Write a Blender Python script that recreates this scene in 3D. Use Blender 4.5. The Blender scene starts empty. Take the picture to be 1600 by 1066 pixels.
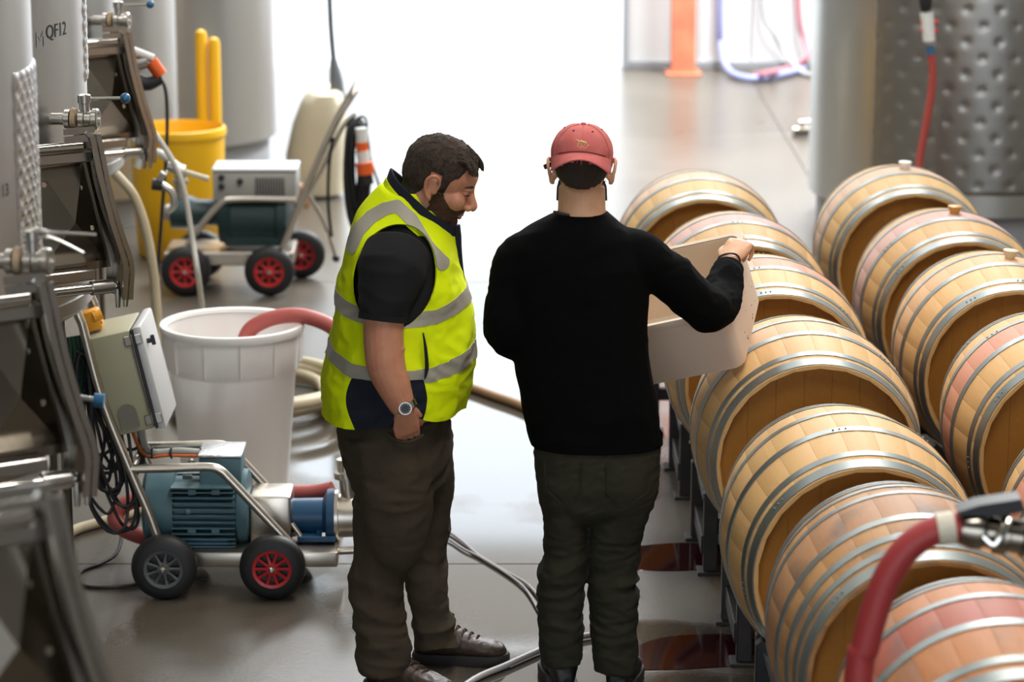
import bpy, bmesh, math, random
import numpy as np
from mathutils import Vector, Matrix, noise

random.seed(7)
R = math.radians
scene = bpy.context.scene
COL = scene.collection

# ------------------------------------------------------------------ camera
F_PX, PITCH, CAM_H = 4500.0, R(13.0), 3.12
cam_data = bpy.data.cameras.new('camera')
cam_data.sensor_width = 36.0
cam_data.lens = F_PX / 1600.0 * 36.0
cam_data.clip_end = 200
cam_data.dof.use_dof = True
cam_data.dof.focus_distance = 8.95
cam_data.dof.aperture_fstop = 3.0
cam = bpy.data.objects.new('camera', cam_data)
cam.location = (0, 0, CAM_H)
cam.rotation_euler = (math.pi / 2 - PITCH, 0, 0)
COL.objects.link(cam)
scene.camera = cam

# ------------------------------------------------------------------ light
scene.view_settings.view_transform = 'Standard'
scene.view_settings.look = 'None'
scene.view_settings.gamma = 1.0
scene.view_settings.use_curve_mapping = False
scene.view_settings.exposure = 0.0
scene.cycles.use_denoising = True
scene.cycles.max_bounces = 8
scene.cycles.caustics_reflective = False
scene.cycles.caustics_refractive = False

world = bpy.data.worlds.new('overcast_sky')
scene.world = world
world.use_nodes = True
bg = world.node_tree.nodes['Background']
bg.inputs[0].default_value = (0.83, 0.915, 1.0, 1)
bg.inputs[1].default_value = 4.0

def area_light(name, loc, rot, sx, sy, power, col):
    l = bpy.data.lights.new(name, 'AREA')
    l.shape = 'RECTANGLE'; l.size = sx; l.size_y = sy
    l.energy = power; l.color = col
    o = bpy.data.objects.new(name, l)
    o.location = loc; o.rotation_euler = rot
    COL.objects.link(o)
    return o

OVERHEAD_FILLS = [(-3.2, 5.0, 100), (1.6, 5.0, 235), (-3.2, 10.5, 115), (1.6, 10.5, 275), (-3.2, 16.0, 120), (1.6, 16.0, 380), (-1.0, 20.5, 450), (3.0, 20.5, 1700)]  # unseen area lamps, added under the closed ceiling to light the hall
for _x, _y, _p in OVERHEAD_FILLS:
    area_light('overhead_fill', (_x, _y, 6.72), (0, 0, 0), 1.3, 4.0, _p, (1.0, 0.965, 0.90) if _y < 15 else (0.95, 0.98, 1.0))

# ------------------------------------------------------------------ geometry helpers
CP, SP = math.cos(PITCH), math.sin(PITCH)
FWD = Vector((0, CP, -SP)); UPV = Vector((0, SP, CP)); CAM = Vector((0, 0, CAM_H))
def ray(px, py):
    return FWD + Vector((1, 0, 0)) * ((px - 800.0) / F_PX) + UPV * ((533.0 - py) / F_PX)
def W(px, py, Y):
    d = ray(px, py); return CAM + d * (Y / d.y)
def WZ(px, py, z=0.0):
    d = ray(px, py); return CAM + d * ((z - CAM_H) / d.z)
def SC(Y, z=1.0):
    return F_PX / (Y * CP + (CAM_H - z) * SP)

ROOTLOC = {}
def lerp(a, b, t): return a + (b - a) * t

def tag(o, label=None, cat=None, group=None, kind=None):
    if label: o['label'] = label
    if cat: o['category'] = cat
    if group: o['group'] = group
    if kind: o['kind'] = kind
    return o

def thing(name, label, cat, loc=(0, 0, 0), group=None, rz=0.0):
    o = bpy.data.objects.new(name, None)
    o.empty_display_size = 0.1
    o.location = loc; o.rotation_euler = (0, 0, rz)
    COL.objects.link(o)
    ROOTLOC[o.name] = Vector(loc)
    return tag(o, label, cat, group)

def frame_of(t):
    """orthonormal frame with z along t"""
    t = Vector(t).normalized()
    a = Vector((0, 0, 1)) if abs(t.z) < 0.95 else Vector((0, 1, 0))
    u = a.cross(t).normalized(); v = t.cross(u)
    return u, v, t

class MB:
    def __init__(self):
        self.v = []; self.f = []; self.mi = []; self.cur = 0
    def raw(self, vs, fs):
        b = len(self.v)
        self.v.extend([tuple(p) for p in vs])
        for f in fs:
            self.f.append(tuple(i + b for i in f)); self.mi.append(self.cur)
        return self
    def box(self, c, s, rot=None, bev=0.0, seg=1):
        bm = bmesh.new()
        bmesh.ops.create_cube(bm, size=1.0)
        for v in bm.verts: v.co = Vector((v.co.x * s[0], v.co.y * s[1], v.co.z * s[2]))
        if bev > 0:
            bmesh.ops.bevel(bm, geom=bm.edges[:], offset=bev, segments=seg, affect='EDGES', profile=0.5)
        m = Matrix.Translation(Vector(c)) @ (rot.to_4x4() if rot is not None else Matrix.Identity(4))
        bm.verts.index_update()
        self.raw([m @ v.co for v in bm.verts], [[v.index for v in f.verts] for f in bm.faces])
        bm.free(); return self
    def ring_loft(self, rings, cap0=True, cap1=True, close=False):
        n = len(rings[0]); vs = []; fs = []
        for r in rings: vs.extend(r)
        m = len(rings)
        for i in range(m if close else m - 1):
            a = i * n; b = ((i + 1) % m) * n
            for j in range(n):
                k = (j + 1) % n
                fs.append((a + j, a + k, b + k, b + j))
        if not close:
            if cap0: fs.append(tuple(reversed(range(n))))
            if cap1: fs.append(tuple((m - 1) * n + j for j in range(n)))
        return self.raw(vs, fs)
    def cyl(self, p0, p1, r0, r1=None, seg=16, caps=True):
        p0 = Vector(p0); p1 = Vector(p1); r1 = r0 if r1 is None else r1
        u, v, t = frame_of(p1 - p0)
        rings = []
        for p, r in ((p0, r0), (p1, r1)):
            rings.append([p + (u * math.cos(2 * math.pi * k / seg) + v * math.sin(2 * math.pi * k / seg)) * r for k in range(seg)])
        return self.ring_loft(rings, caps, caps)
    def lathe(self, prof, p0, axis, seg=32, caps=True):
        """prof: (dist along axis, radius)"""
        p0 = Vector(p0); u, v, t = frame_of(axis)
        rings = []
        for d, r in prof:
            rings.append([p0 + t * d + (u * math.cos(2 * math.pi * k / seg) + v * math.sin(2 * math.pi * k / seg)) * max(r, 1e-4) for k in range(seg)])
        return self.ring_loft(rings, caps, caps)
    def tube(self, pts, r, seg=8, sub=0, caps=True, flat=1.0):
        pts = [Vector(p) for p in pts]
        rr = list(r) if hasattr(r, '__len__') else [r] * len(pts)
        if sub:
            pts, rr = smooth_path(pts, rr, sub)
        n = len(pts); rings = []
        pu = None
        for i in range(n):
            t = (pts[min(i + 1, n - 1)] - pts[max(i - 1, 0)])
            if t.length < 1e-9: t = Vector((0, 0, 1))
            t.normalize()
            if pu is None: u, v, _ = frame_of(t)
            else:
                u = pu - t * pu.dot(t)
                if u.length < 1e-6: u, v, _ = frame_of(t)
                u.normalize(); v = t.cross(u)
            pu = u
            rings.append([pts[i] + (u * math.cos(2 * math.pi * k / seg) + v * math.sin(2 * math.pi * k / seg) * flat) * rr[i] for k in range(seg)])
        return self.ring_loft(rings, caps, caps)
    def ball(self, c, r, seg=16, rings=10, rot=None):
        rx, ry, rz = (r, r, r) if not hasattr(r, '__len__') else r
        c = Vector(c); vs = []; rg = []
        for i in range(1, rings):
            a = math.pi * i / rings
            row = []
            for k in range(seg):
                b = 2 * math.pi * k / seg
                p = Vector((rx * math.sin(a) * math.cos(b), ry * math.sin(a) * math.sin(b), -rz * math.cos(a)))
                row.append(c + (rot @ p if rot is not None else p))
            rg.append(row)
        top = c + (rot @ Vector((0, 0, rz)) if rot is not None else Vector((0, 0, rz)))
        bot = c - (rot @ Vector((0, 0, rz)) if rot is not None else Vector((0, 0, rz)))
        vs = [p for row in rg for p in row] + [bot, top]
        m = len(rg); fs = []
        for i in range(m - 1):
            for k in range(seg):
                j = (k + 1) % seg
                fs.append((i * seg + k, i * seg + j, (i + 1) * seg + j, (i + 1) * seg + k))
        for k in range(seg):
            j = (k + 1) % seg
            fs.append((m * seg, j, k)); fs.append((m * seg + 1, (m - 1) * seg + k, (m - 1) * seg + j))
        return self.raw(vs, fs)
    def prism(self, poly, d):
        """poly: list of 3D points (planar); extruded by vector d"""
        n = len(poly); d = Vector(d)
        a = [Vector(p) for p in poly]; b = [p + d for p in a]
        fs = [tuple(reversed(range(n))), tuple(range(n, 2 * n))]
        for i in range(n):
            j = (i + 1) % n
            fs.append((i, j, n + j, n + i))
        return self.raw(a + b, fs)
    def bolt(self, p, axis, r=0.008, h=0.006):
        axis = Vector(axis).normalized()
        return self.cyl(Vector(p), Vector(p) + axis * h, r, r * 0.9, seg=6)
    def mesh(self, name, mats, angle=35, recalc=True):
        me = bpy.data.meshes.new(name)
        me.from_pydata(self.v, [], self.f)
        for m in (mats if isinstance(mats, (list, tuple)) else [mats]): me.materials.append(m)
        me.polygons.foreach_set('material_index', self.mi)
        if recalc:
            bm = bmesh.new(); bm.from_mesh(me)
            bmesh.ops.recalc_face_normals(bm, faces=bm.faces[:])
            bm.to_mesh(me); bm.free()
        if angle is not None:
            me.polygons.foreach_set('use_smooth', [True] * len(me.polygons))
            me.set_sharp_from_angle(angle=R(angle))
        me.update()
        return me
    def build(self, name, mats, parent=None, angle=35, **kw):
        return link(name, self.mesh(name, mats, angle), parent, **kw)

def link(name, me, parent=None, **kw):
    o = bpy.data.objects.new(name, me)
    COL.objects.link(o)
    if parent is not None:
        o.parent = parent
        o.matrix_parent_inverse = Matrix.Translation(-ROOTLOC.get(parent.name, Vector((0, 0, 0))))
    if kw: tag(o, **kw)
    return o

def smooth_path(pts, rr, sub):
    """Catmull-Rom"""
    n = len(pts); op = []; orr = []
    for i in range(n - 1):
        p0 = pts[max(i - 1, 0)]; p1 = pts[i]; p2 = pts[i + 1]; p3 = pts[min(i + 2, n - 1)]
        r0 = rr[max(i - 1, 0)]; r1 = rr[i]; r2 = rr[i + 1]; r3 = rr[min(i + 2, n - 1)]
        for k in range(sub):
            t = k / sub
            op.append(0.5 * ((2 * p1) + (-p0 + p2) * t + (2 * p0 - 5 * p1 + 4 * p2 - p3) * t * t + (-p0 + 3 * p1 - 3 * p2 + p3) * t ** 3))
            orr.append(lerp(r1, r2, t))
    op.append(pts[-1]); orr.append(rr[-1])
    return op, orr

def copy_tree(o, parent=None):
    c = o.copy(); COL.objects.link(c)
    if parent is not None:
        c.parent = parent
        c.matrix_parent_inverse = o.matrix_parent_inverse.copy()
    for ch in [x for x in ALLKIDS(o)]:
        copy_tree(ch, c)
    return c
def ALLKIDS(o): return list(o.children)

# ------------------------------------------------------------------ materials
def mat(name, col, rough=0.5, metal=0.0, bump=None, var=None, spec=0.5, trans=0.0, coat=0.0, sheen=0.0, sss=0.0):
    """bump=(scale, strength[, stretch xyz]); var=(colour2, scale, amount[, stretch])"""
    m = bpy.data.materials.new(name); m.use_nodes = True
    nt = m.node_tree; b = nt.nodes['Principled BSDF']
    b.inputs['Base Color'].default_value = (*col, 1)
    b.inputs['Roughness'].default_value = rough
    b.inputs['Metallic'].default_value = metal
    b.inputs['Specular IOR Level'].default_value = spec
    if coat: b.inputs['Coat Weight'].default_value = coat
    if sheen: b.inputs['Sheen Weight'].default_value = sheen
    if sss:
        b.inputs['Subsurface Weight'].default_value = sss
        b.inputs['Subsurface Radius'].default_value = (0.012, 0.004, 0.002)
        b.inputs['Subsurface Scale'].default_value = 1.0
    if trans: b.inputs['Transmission Weight'].default_value = trans
    tc = nt.nodes.new('ShaderNodeTexCoord')
    def ntex(scale, stretch, detail=6):
        mp = nt.nodes.new('ShaderNodeMapping')
        mp.inputs['Scale'].default_value = stretch
        nt.links.new(tc.outputs['Object'], mp.inputs[0])
        n = nt.nodes.new('ShaderNodeTexNoise')
        n.inputs['Scale'].default_value = scale; n.inputs['Detail'].default_value = detail
        nt.links.new(mp.outputs[0], n.inputs['Vector'])
        return n
    if var:
        n = ntex(var[1], var[3] if len(var) > 3 else (1, 1, 1))
        cr = nt.nodes.new('ShaderNodeValToRGB')
        cr.color_ramp.elements[0].position = 0.35; cr.color_ramp.elements[1].position = 0.7
        cr.color_ramp.elements[0].color = (*col, 1)
        cr.color_ramp.elements[1].color = (*[lerp(col[i], var[0][i], var[2]) for i in range(3)], 1)
        nt.links.new(n.outputs['Fac'], cr.inputs[0])
        nt.links.new(cr.outputs[0], b.inputs['Base Color'])
    if bump:
        n = ntex(bump[0], bump[2] if len(bump) > 2 else (1, 1, 1))
        bp = nt.nodes.new('ShaderNodeBump')
        bp.inputs['Strength'].default_value = bump[1]; bp.inputs['Distance'].default_value = 0.01
        nt.links.new(n.outputs['Fac'], bp.inputs['Height'])
        nt.links.new(bp.outputs[0], b.inputs['Normal'])
    return m

M = {}
M['steel'] = mat('brushed_steel', (0.48, 0.46, 0.43), 0.28, 1.0, bump=(60, 0.05, (1, 1, 0.05)))
M['steel_dark'] = mat('door_steel', (0.27, 0.24, 0.20), 0.2, 1.0)
M['steel_tank'] = mat('tank_steel', (0.50, 0.50, 0.485), 0.33, 1.0, bump=(40, 0.04, (1, 1, 0.03)))
M['steel_cart'] = mat('cart_steel', (0.58, 0.53, 0.46), 0.33, 1.0)
M['chrome'] = mat('chrome', (0.62, 0.60, 0.56), 0.12, 1.0)
M['dimple'] = mat('dimple_jacket', (0.60, 0.60, 0.60), 0.2, 1.0)
M['black_rubber'] = mat('black_rubber', (0.012, 0.012, 0.013), 0.55)
M['black_plastic'] = mat('black_plastic', (0.02, 0.02, 0.022), 0.35)
M['black_paint'] = mat('rack_paint', (0.014, 0.014, 0.015), 0.5, 0.0, var=((0.04, 0.028, 0.024), 14, 0.8))
M['red_hub'] = mat('red_wheel_hub', (0.62, 0.02, 0.025), 0.4)
M['grey_hub'] = mat('grey_wheel_hub', (0.10, 0.10, 0.105), 0.5)
M['blue_knob'] = mat('blue_knob', (0.03, 0.14, 0.28), 0.3)
M['white_plastic'] = mat('white_plastic', (0.80, 0.80, 0.77), 0.4, sss=0.0)
M['cream_hose'] = mat('cream_hose', (0.58, 0.50, 0.34), 0.5, var=((0.45, 0.38, 0.25), 9, 0.6))
M['white_hose'] = mat('white_hose', (0.62, 0.60, 0.55), 0.45)
M['red_hose'] = mat('red_hose', (0.42, 0.06, 0.05), 0.45, bump=(3, 0.05))
M['orange'] = mat('orange_paint', (0.74, 0.23, 0.12), 0.55, var=((0.35, 0.10, 0.06), 6, 0.5))
M['orange_plastic'] = mat('orange_plastic', (0.85, 0.13, 0.02), 0.4)
M['yellow_plastic'] = mat('yellow_plastic', (0.86, 0.47, 0.005), 0.42)
M['orange_pendant'] = mat('yellow_pendant', (0.78, 0.33, 0.01), 0.45)

# ------------------------------------------------------------------ room shell
def floor_material():
    m = bpy.data.materials.new('wet_concrete'); m.use_nodes = True
    nt = m.node_tree; b = nt.nodes['Principled BSDF']; L = nt.links.new
    tc = nt.nodes.new('ShaderNodeTexCoord')
    def noi(scale, detail=5, stretch=(1, 1, 1), off=(0, 0, 0)):
        mp = nt.nodes.new('ShaderNodeMapping'); mp.inputs['Scale'].default_value = stretch
        mp.inputs['Location'].default_value = off
        L(tc.outputs['Object'], mp.inputs[0])
        n = nt.nodes.new('ShaderNodeTexNoise'); n.inputs['Scale'].default_value = scale
        n.inputs['Detail'].default_value = detail
        L(mp.outputs[0], n.inputs['Vector']); return n
    def ramp(src, p0, p1, c0, c1):
        r = nt.nodes.new('ShaderNodeValToRGB')
        r.color_ramp.elements[0].position = p0; r.color_ramp.elements[1].position = p1
        r.color_ramp.elements[0].color = c0; r.color_ramp.elements[1].color = c1
        L(src, r.inputs[0]); return r
    def math_(op, a, bb, clamp=False):
        n = nt.nodes.new('ShaderNodeMath'); n.operation = op; n.use_clamp = clamp
        for i, s in enumerate((a, bb)):
            if isinstance(s, (int, float)): n.inputs[i].default_value = s
            else: L(s, n.inputs[i])
        return n.outputs[0]
    big = noi(0.9, 6, (1.0, 0.55, 1), (3.1, 1.7, 0))
    fine = noi(60, 3)
    # wet film: patches where the floor has been hosed down, each with its own edge
    sep = nt.nodes.new('ShaderNodeSeparateXYZ'); L(tc.outputs['Object'], sep.inputs[0])
    wet = None
    edge = noi(2.2, 5, (1, 0.7, 1), (0.4, 0.9, 0))
    for cx, cy, rx, ry in WET_PATCHES:
        dx = math_('DIVIDE', math_('SUBTRACT', sep.outputs[0], cx), rx)
        dy = math_('DIVIDE', math_('SUBTRACT', sep.outputs[1], cy), ry)
        d = math_('ADD', math_('MULTIPLY', dx, dx), math_('MULTIPLY', dy, dy))
        d = math_('ADD', d, math_('MULTIPLY', math_('SUBTRACT', edge.outputs['Fac'], 0.5), 2.2))
        w = math_('MULTIPLY', math_('SUBTRACT', 1.15, d), 1.6, True)
        wet = w if wet is None else math_('MAXIMUM', wet, w)
    base = ramp(big.outputs['Fac'], 0.3, 0.72, (0.080, 0.067, 0.050, 1), (0.135, 0.117, 0.092, 1))
    mixw = nt.nodes.new('ShaderNodeMix'); mixw.data_type = 'RGBA'; mixw.blend_type = 'MULTIPLY'
    L(wet, mixw.inputs['Factor']); L(base.outputs[0], mixw.inputs['A'])
    mixw.inputs['B'].default_value = (0.72, 0.72, 0.74, 1)
    speck = ramp(fine.outputs['Fac'], 0.3, 0.7, (0.86, 0.86, 0.86, 1), (1.1, 1.1, 1.1, 1))
    mx2 = nt.nodes.new('ShaderNodeMix'); mx2.data_type = 'RGBA'; mx2.blend_type = 'MULTIPLY'
    mx2.inputs['Factor'].default_value = 1
    L(mixw.outputs['Result'], mx2.inputs['A']); L(speck.outputs[0], mx2.inputs['B'])
    L(mx2.outputs['Result'], b.inputs['Base Color'])
    dry = math_('ADD', math_('MULTIPLY', big.outputs['Fac'], 0.22), 0.20)
    rough = math_('ADD', math_('MULTIPLY', math_('SUBTRACT', 1.0, wet), dry), math_('MULTIPLY', wet, 0.07))
    L(rough, b.inputs['Roughness'])
    b.inputs['Specular IOR Level'].default_value = 0.5
    bp = nt.nodes.new('ShaderNodeBump'); bp.inputs['Distance'].default_value = 0.003
    L(math_('MULTIPLY', math_('SUBTRACT', 1.0, wet), 0.16), bp.inputs['Strength'])
    L(fine.outputs['Fac'], bp.inputs['Height']); L(bp.outputs[0], b.inputs['Normal'])
    return m

WET_PATCHES = [(-0.1, 12.0, 0.9, 1.6), (-0.15, 9.9, 0.55, 1.0), (0.05, 8.75, 0.34, 0.28), (0.52, 9.1, 0.35, 0.22),
               (0.62, 8.5, 0.45, 0.28), (-0.9, 9.9, 0.28, 0.22)]
M['floor'] = floor_material()
M['joint'] = mat('joint_filler', (0.07, 0.065, 0.06), 0.8)
M['wall'] = mat('wall_panel', (0.72, 0.73, 0.73), 0.5)
M['wall_in'] = mat('wall_paint', (0.30, 0.28, 0.26), 0.7)
M['ceiling'] = mat('ceiling_sheet', (0.25, 0.24, 0.22), 0.6)
M['yard'] = mat('yard_concrete', (0.62, 0.62, 0.60), 0.7, var=((0.55, 0.55, 0.53), 2, 0.8))
M['trim'] = mat('grey_trim', (0.30, 0.31, 0.33), 0.5)

WALL_Y, X0, X1, H = 23.4, -6.5, 5.6, 6.8
DOOR0, DOOR1, DOORH = -2.3, 0.914, 4.1
fl = MB().box(((X0 + X1) / 2, (WALL_Y - 4) / 2, -0.06), (X1 - X0, WALL_Y + 4, 0.10)).build('floor', M['joint'], kind='structure')
ys = [-4.0, 0.0, 4.97, 9.94, 14.9, 19.9, WALL_Y + 0.1]
xs = [X0, -3.9, 1.9, X1]
for i in range(len(ys) - 1):
    for j in range(len(xs) - 1):
        g = 0.003
        MB().box(((xs[j] + xs[j + 1]) / 2, (ys[i] + ys[i + 1]) / 2, -0.03), (xs[j + 1] - xs[j] - 2 * g, ys[i + 1] - ys[i] - 2 * g, 0.06), bev=0.002).build('floor_slab', M['floor'], fl)
MB().box(((X0 + X1) / 2, WALL_Y + 20.1, -0.08), (60, 40, 0.12)).build('yard_ground', M['yard'], kind='structure')
MB().box((X0 - 0.1, (WALL_Y - 4) / 2, H / 2), (0.2, WALL_Y + 4, H)).build('wall_left', M['wall_in'], kind='structure')
MB().box((X1 + 0.1, (WALL_Y - 4) / 2, H / 2), (0.2, WALL_Y + 4, H)).build('wall_right', M['wall_in'], kind='structure')
MB().box(((X0 + X1) / 2, (WALL_Y - 4) / 2, H + 0.06), (X1 - X0, WALL_Y + 4, 0.12)).build('ceiling', M['ceiling'], kind='structure')
wf = MB()   # unseen opening behind the camera, added to let in front fill light
wf.box((X0 + 0.75, -4.1, H / 2), (1.5, 0.2, H)); wf.box((X1 - 0.75, -4.1, H / 2), (1.5, 0.2, H)); wf.box(((X0 + X1) / 2, -4.1, 5.9), (X1 - X0 - 3.0, 0.2, 1.8))
wf.build('wall_front', M['wall_in'], kind='structure')
MB().box(((X0 + X1) / 2, -24.1, -0.08), (60, 40, 0.12)).build('yard_ground', M['yard'], kind='structure')
wb = MB()
wb.box(((X0 + DOOR0) / 2, WALL_Y + 0.1, H / 2), (DOOR0 - X0, 0.2, H))
wb.box(((DOOR0 + DOOR1) / 2, WALL_Y + 0.1, (H + DOORH) / 2), (DOOR1 - DOOR0, 0.2, H - DOORH))
wb.box(((DOOR1 + X1) / 2, WALL_Y + 0.14, H / 2), (X1 - DOOR1, 0.12, H))
wall_back = wb.build('wall_back', M['wall_in'], kind='structure')
# white insulated panels right of the door opening, with thin joints
px = [DOOR1 + 0.02, 1.52, 1.95, 2.62, 3.3, 4.0, 4.8, X1]
for a, bb in zip(px[:-1], px[1:]):
    MB().box(((a + bb) / 2, WALL_Y + 0.055, 0.04 + 2.6), (bb - a - 0.012, 0.05, 5.2), bev=0.004).build('wall_panel', M['wall'], wall_back)
MB().box((DOOR1 + 0.01, WALL_Y + 0.03, 2.6), (0.05, 0.16, 5.2), bev=0.006).build('trim_1', M['trim'], kind='structure')
MB().box(((DOOR1 + X1) / 2, WALL_Y + 0.02, 0.03), (X1 - DOOR1 - 0.06, 0.05, 0.06), bev=0.004).build('baseboard_back', M['trim'], kind='structure')
# orange steel column
oc = thing('steel_column', 'orange painted steel column standing against the white far wall', 'column', WZ(1067, 117))
c = WZ(1067, 116)
mb = MB()
for dy in (-0.085, 0.085): mb.box((c.x, c.y + dy, 3.3), (0.19, 0.014, 6.6))
mb.box((c.x, c.y, 3.3), (0.012, 0.16, 6.6))
mb.build('web_and_flanges', M['orange'], oc)
MB().box((c.x, c.y, 0.012), (0.28, 0.26, 0.024), bev=0.004).build('base_plate', M['orange'], oc)

# ------------------------------------------------------------------ barrels
def oak(name, base, dark, stain=None, amount=0.0, band=0.085, dirt=0.0):
    m = bpy.data.materials.new(name); m.use_nodes = True
    nt = m.node_tree; b = nt.nodes['Principled BSDF']; L = nt.links.new
    tc = nt.nodes.new('ShaderNodeTexCoord'); oi = nt.nodes.new('ShaderNodeObjectInfo')
    def noi(scale, stretch, detail=6, dist=0.0):
        mp = nt.nodes.new('ShaderNodeMapping'); mp.inputs['Scale'].default_value = stretch
        cb = nt.nodes.new('ShaderNodeCombineXYZ')
        for i in range(3): L(oi.outputs['Random'], cb.inputs[i])
        sc_ = nt.nodes.new('ShaderNodeVectorMath'); sc_.operation = 'SCALE'; sc_.inputs['Scale'].default_value = 37.0
        L(cb.outputs[0], sc_.inputs[0]); L(sc_.outputs[0], mp.inputs['Location'])
        L(tc.outputs['Object'], mp.inputs[0])
        n = nt.nodes.new('ShaderNodeTexNoise'); n.inputs['Scale'].default_value = scale
        n.inputs['Detail'].default_value = detail; n.inputs['Distortion'].default_value = dist
        L(mp.outputs[0], n.inputs['Vector']); return n
    def mixc(fac, a, bb, mode='MIX'):
        n = nt.nodes.new('ShaderNodeMix'); n.data_type = 'RGBA'; n.blend_type = mode
        for key, s in (('Factor', fac), ('A', a), ('B', bb)):
            if isinstance(s, tuple): n.inputs[key].default_value = (*s, 1)
            elif isinstance(s, (int, float)): n.inputs[key].default_value = s
            else: L(s, n.inputs[key])
        return n.outputs['Result']
    def mth(op, a, bb, clamp=False):
        n = nt.nodes.new('ShaderNodeMath'); n.operation = op; n.use_clamp = clamp
        for i, s in enumerate((a, bb)):
            if isinstance(s, (int, float)): n.inputs[i].default_value = s
            else: L(s, n.inputs[i])
        return n.outputs[0]
    grain = noi(26, (2.2, 0.12, 2.2), 8, 0.6)
    blot = noi(4, (1, 0.6, 1), 5)
    rnd = mth('MULTIPLY', oi.outputs['Random'], 0.36)
    f = mth('ADD', mth('MULTIPLY', mth('SUBTRACT', grain.outputs['Fac'], 0.35), 1.1, True), mth('SUBTRACT', rnd, 0.25), True)
    col = mixc(f, base, dark)
    if stain:
        sep = nt.nodes.new('ShaderNodeSeparateXYZ'); L(tc.outputs['Object'], sep.inputs[0])
        ay = mth('ABSOLUTE', sep.outputs[1], 0)
        inb = mth('MULTIPLY', mth('SUBTRACT', band, ay), 40.0, True)
        sf = mth('MULTIPLY', inb, mth('ADD', mth('MULTIPLY', blot.outputs['Fac'], 0.9), 0.45), True)
        col = mixc(mth('MULTIPLY', sf, amount), col, stain)
    if dirt:
        dn = noi(5.5, (1, 0.7, 1), 7)
        df = mth('MULTIPLY', mth('SUBTRACT', dn.outputs['Fac'], 0.52), 5.0, True)
        col = mixc(mth('MULTIPLY', df, dirt), col, (0.09, 0.075, 0.07))
    L(col, b.inputs['Base Color'])
    b.inputs['Roughness'].default_value = 0.6; b.inputs['Specular IOR Level'].default_value = 0.28
    bp = nt.nodes.new('ShaderNodeBump'); bp.inputs['Strength'].default_value = 0.12; bp.inputs['Distance'].default_value = 0.004
    L(grain.outputs['Fac'], bp.inputs['Height']); L(bp.outputs[0], b.inputs['Normal'])
    return m

OAK, OAKD = (0.62, 0.375, 0.155), (0.50, 0.28, 0.105)
M['oak'] = oak('new_oak', OAK, OAKD)
M['oak_blush'] = oak('oak_blush', OAK, OAKD, (0.56, 0.33, 0.21), 0.5)
M['oak_pink'] = oak('oak_pink_stain', OAK, OAKD, (0.56, 0.21, 0.17), 0.75)
M['oak_lilac'] = oak('oak_lilac_stain', (0.50, 0.30, 0.12), (0.38, 0.22, 0.08), (0.48, 0.30, 0.32), 0.75)
M['oak_pale'] = oak('oak_pale', (0.53, 0.34, 0.145), (0.42, 0.25, 0.10), (0.54, 0.38, 0.31), 0.7)
M['oak_old'] = oak('oak_weathered', (0.43, 0.225, 0.085), (0.28, 0.14, 0.055), (0.36, 0.18, 0.10), 0.6, 0.10, 0.75)
M['oak_red'] = oak('oak_wine_red', (0.46, 0.19, 0.07), (0.35, 0.13, 0.05), (0.34, 0.075, 0.05), 0.9, 0.10, 0.7)
M['head_oak'] = oak('head_oak', (0.35, 0.155, 0.026), (0.27, 0.115, 0.018))
M['hoop'] = mat('galvanised_hoop', (0.22, 0.24, 0.235), 0.42, 0.8, var=((0.165, 0.18, 0.16), 7, 0.7))
M['hoop_rivet'] = mat('rivet', (0.6, 0.6, 0.58), 0.3, 1.0)
M['bung_white'] = mat('white_bung', (0.82, 0.80, 0.74), 0.45)
M['bung_amber'] = mat('amber_bung', (0.55, 0.27, 0.06), 0.4)
M['bung_pale'] = mat('pale_bung', (0.62, 0.50, 0.33), 0.5)

BL, RB, RH = 0.72, 0.367, 0.320
NST = 24
def br(y):
    u = abs(y) / (BL / 2)
    return RH + (RB - RH) * (1 - u ** 1.9)

def stave_mesh():
    mb = MB(); rings = []
    half = math.pi / NST - 0.0006
    n = 16
    for i in range(n + 1):
        y = -BL / 2 + BL * i / n
        ro = br(y); ri = ro - 0.027
        if i in (0, n): ri = ro - 0.010
        ring = [Vector((math.sin(a) * ro, y, math.cos(a) * ro)) for a in (-half, -half * 0.93, 0, half * 0.93, half)]
        ring[0] *= 1; ring[4] *= 1
        for k in (0, 4):
            s = (ro - 0.0008) / ro
            ring[k] = Vector((ring[k].x * s, y, ring[k].z * s))
        ring += [Vector((math.sin(a) * ri, y, math.cos(a) * ri)) for a in (half, -half)]
        rings.append(ring)
    mb.ring_loft(rings)
    return mb
def hoop_mesh(y0, y1):
    mb = MB(); seg = 72; rings = []
    for k in range(seg):
        a = 2 * math.pi * k / seg
        ring = []
        for (y, d) in ((y0, 0.0), (y0, 0.0026), (y1, 0.0026), (y1, 0.0)):
            r = br(y) + d
            ring.append(Vector((math.sin(a) * r, y, math.cos(a) * r)))
        rings.append(ring)
    mb.ring_loft(rings, close=True)
    ym = (y0 + y1) / 2
    for da in (-0.05, 0.0, 0.05):
        a = 0.35 + da
        r = br(ym) + 0.003
        mb.ball((math.sin(a) * r, ym, math.cos(a) * r), 0.0032, 8, 5)
    return mb
HR = RH - 0.012
def head_boards(y, thick):
    out = []
    nb = 7
    for i in range(nb):
        a0 = -HR + 2 * HR * i / nb + 0.0004; a1 = -HR + 2 * HR * (i + 1) / nb - 0.0004
        xs_ = [lerp(a0, a1, t / 5) for t in range(6)]
        top = [(x, math.sqrt(max(HR * HR - x * x, 0))) for x in xs_]
        poly = [Vector((x, y, z)) for x, z in top] + [Vector((x, y, -z)) for x, z in reversed(top)]
        poly = [p for k, p in enumerate(poly) if (p - poly[k - 1]).length > 1e-5]
        out.append(MB().prism(poly, (0, thick, 0)))
    return out

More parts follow.
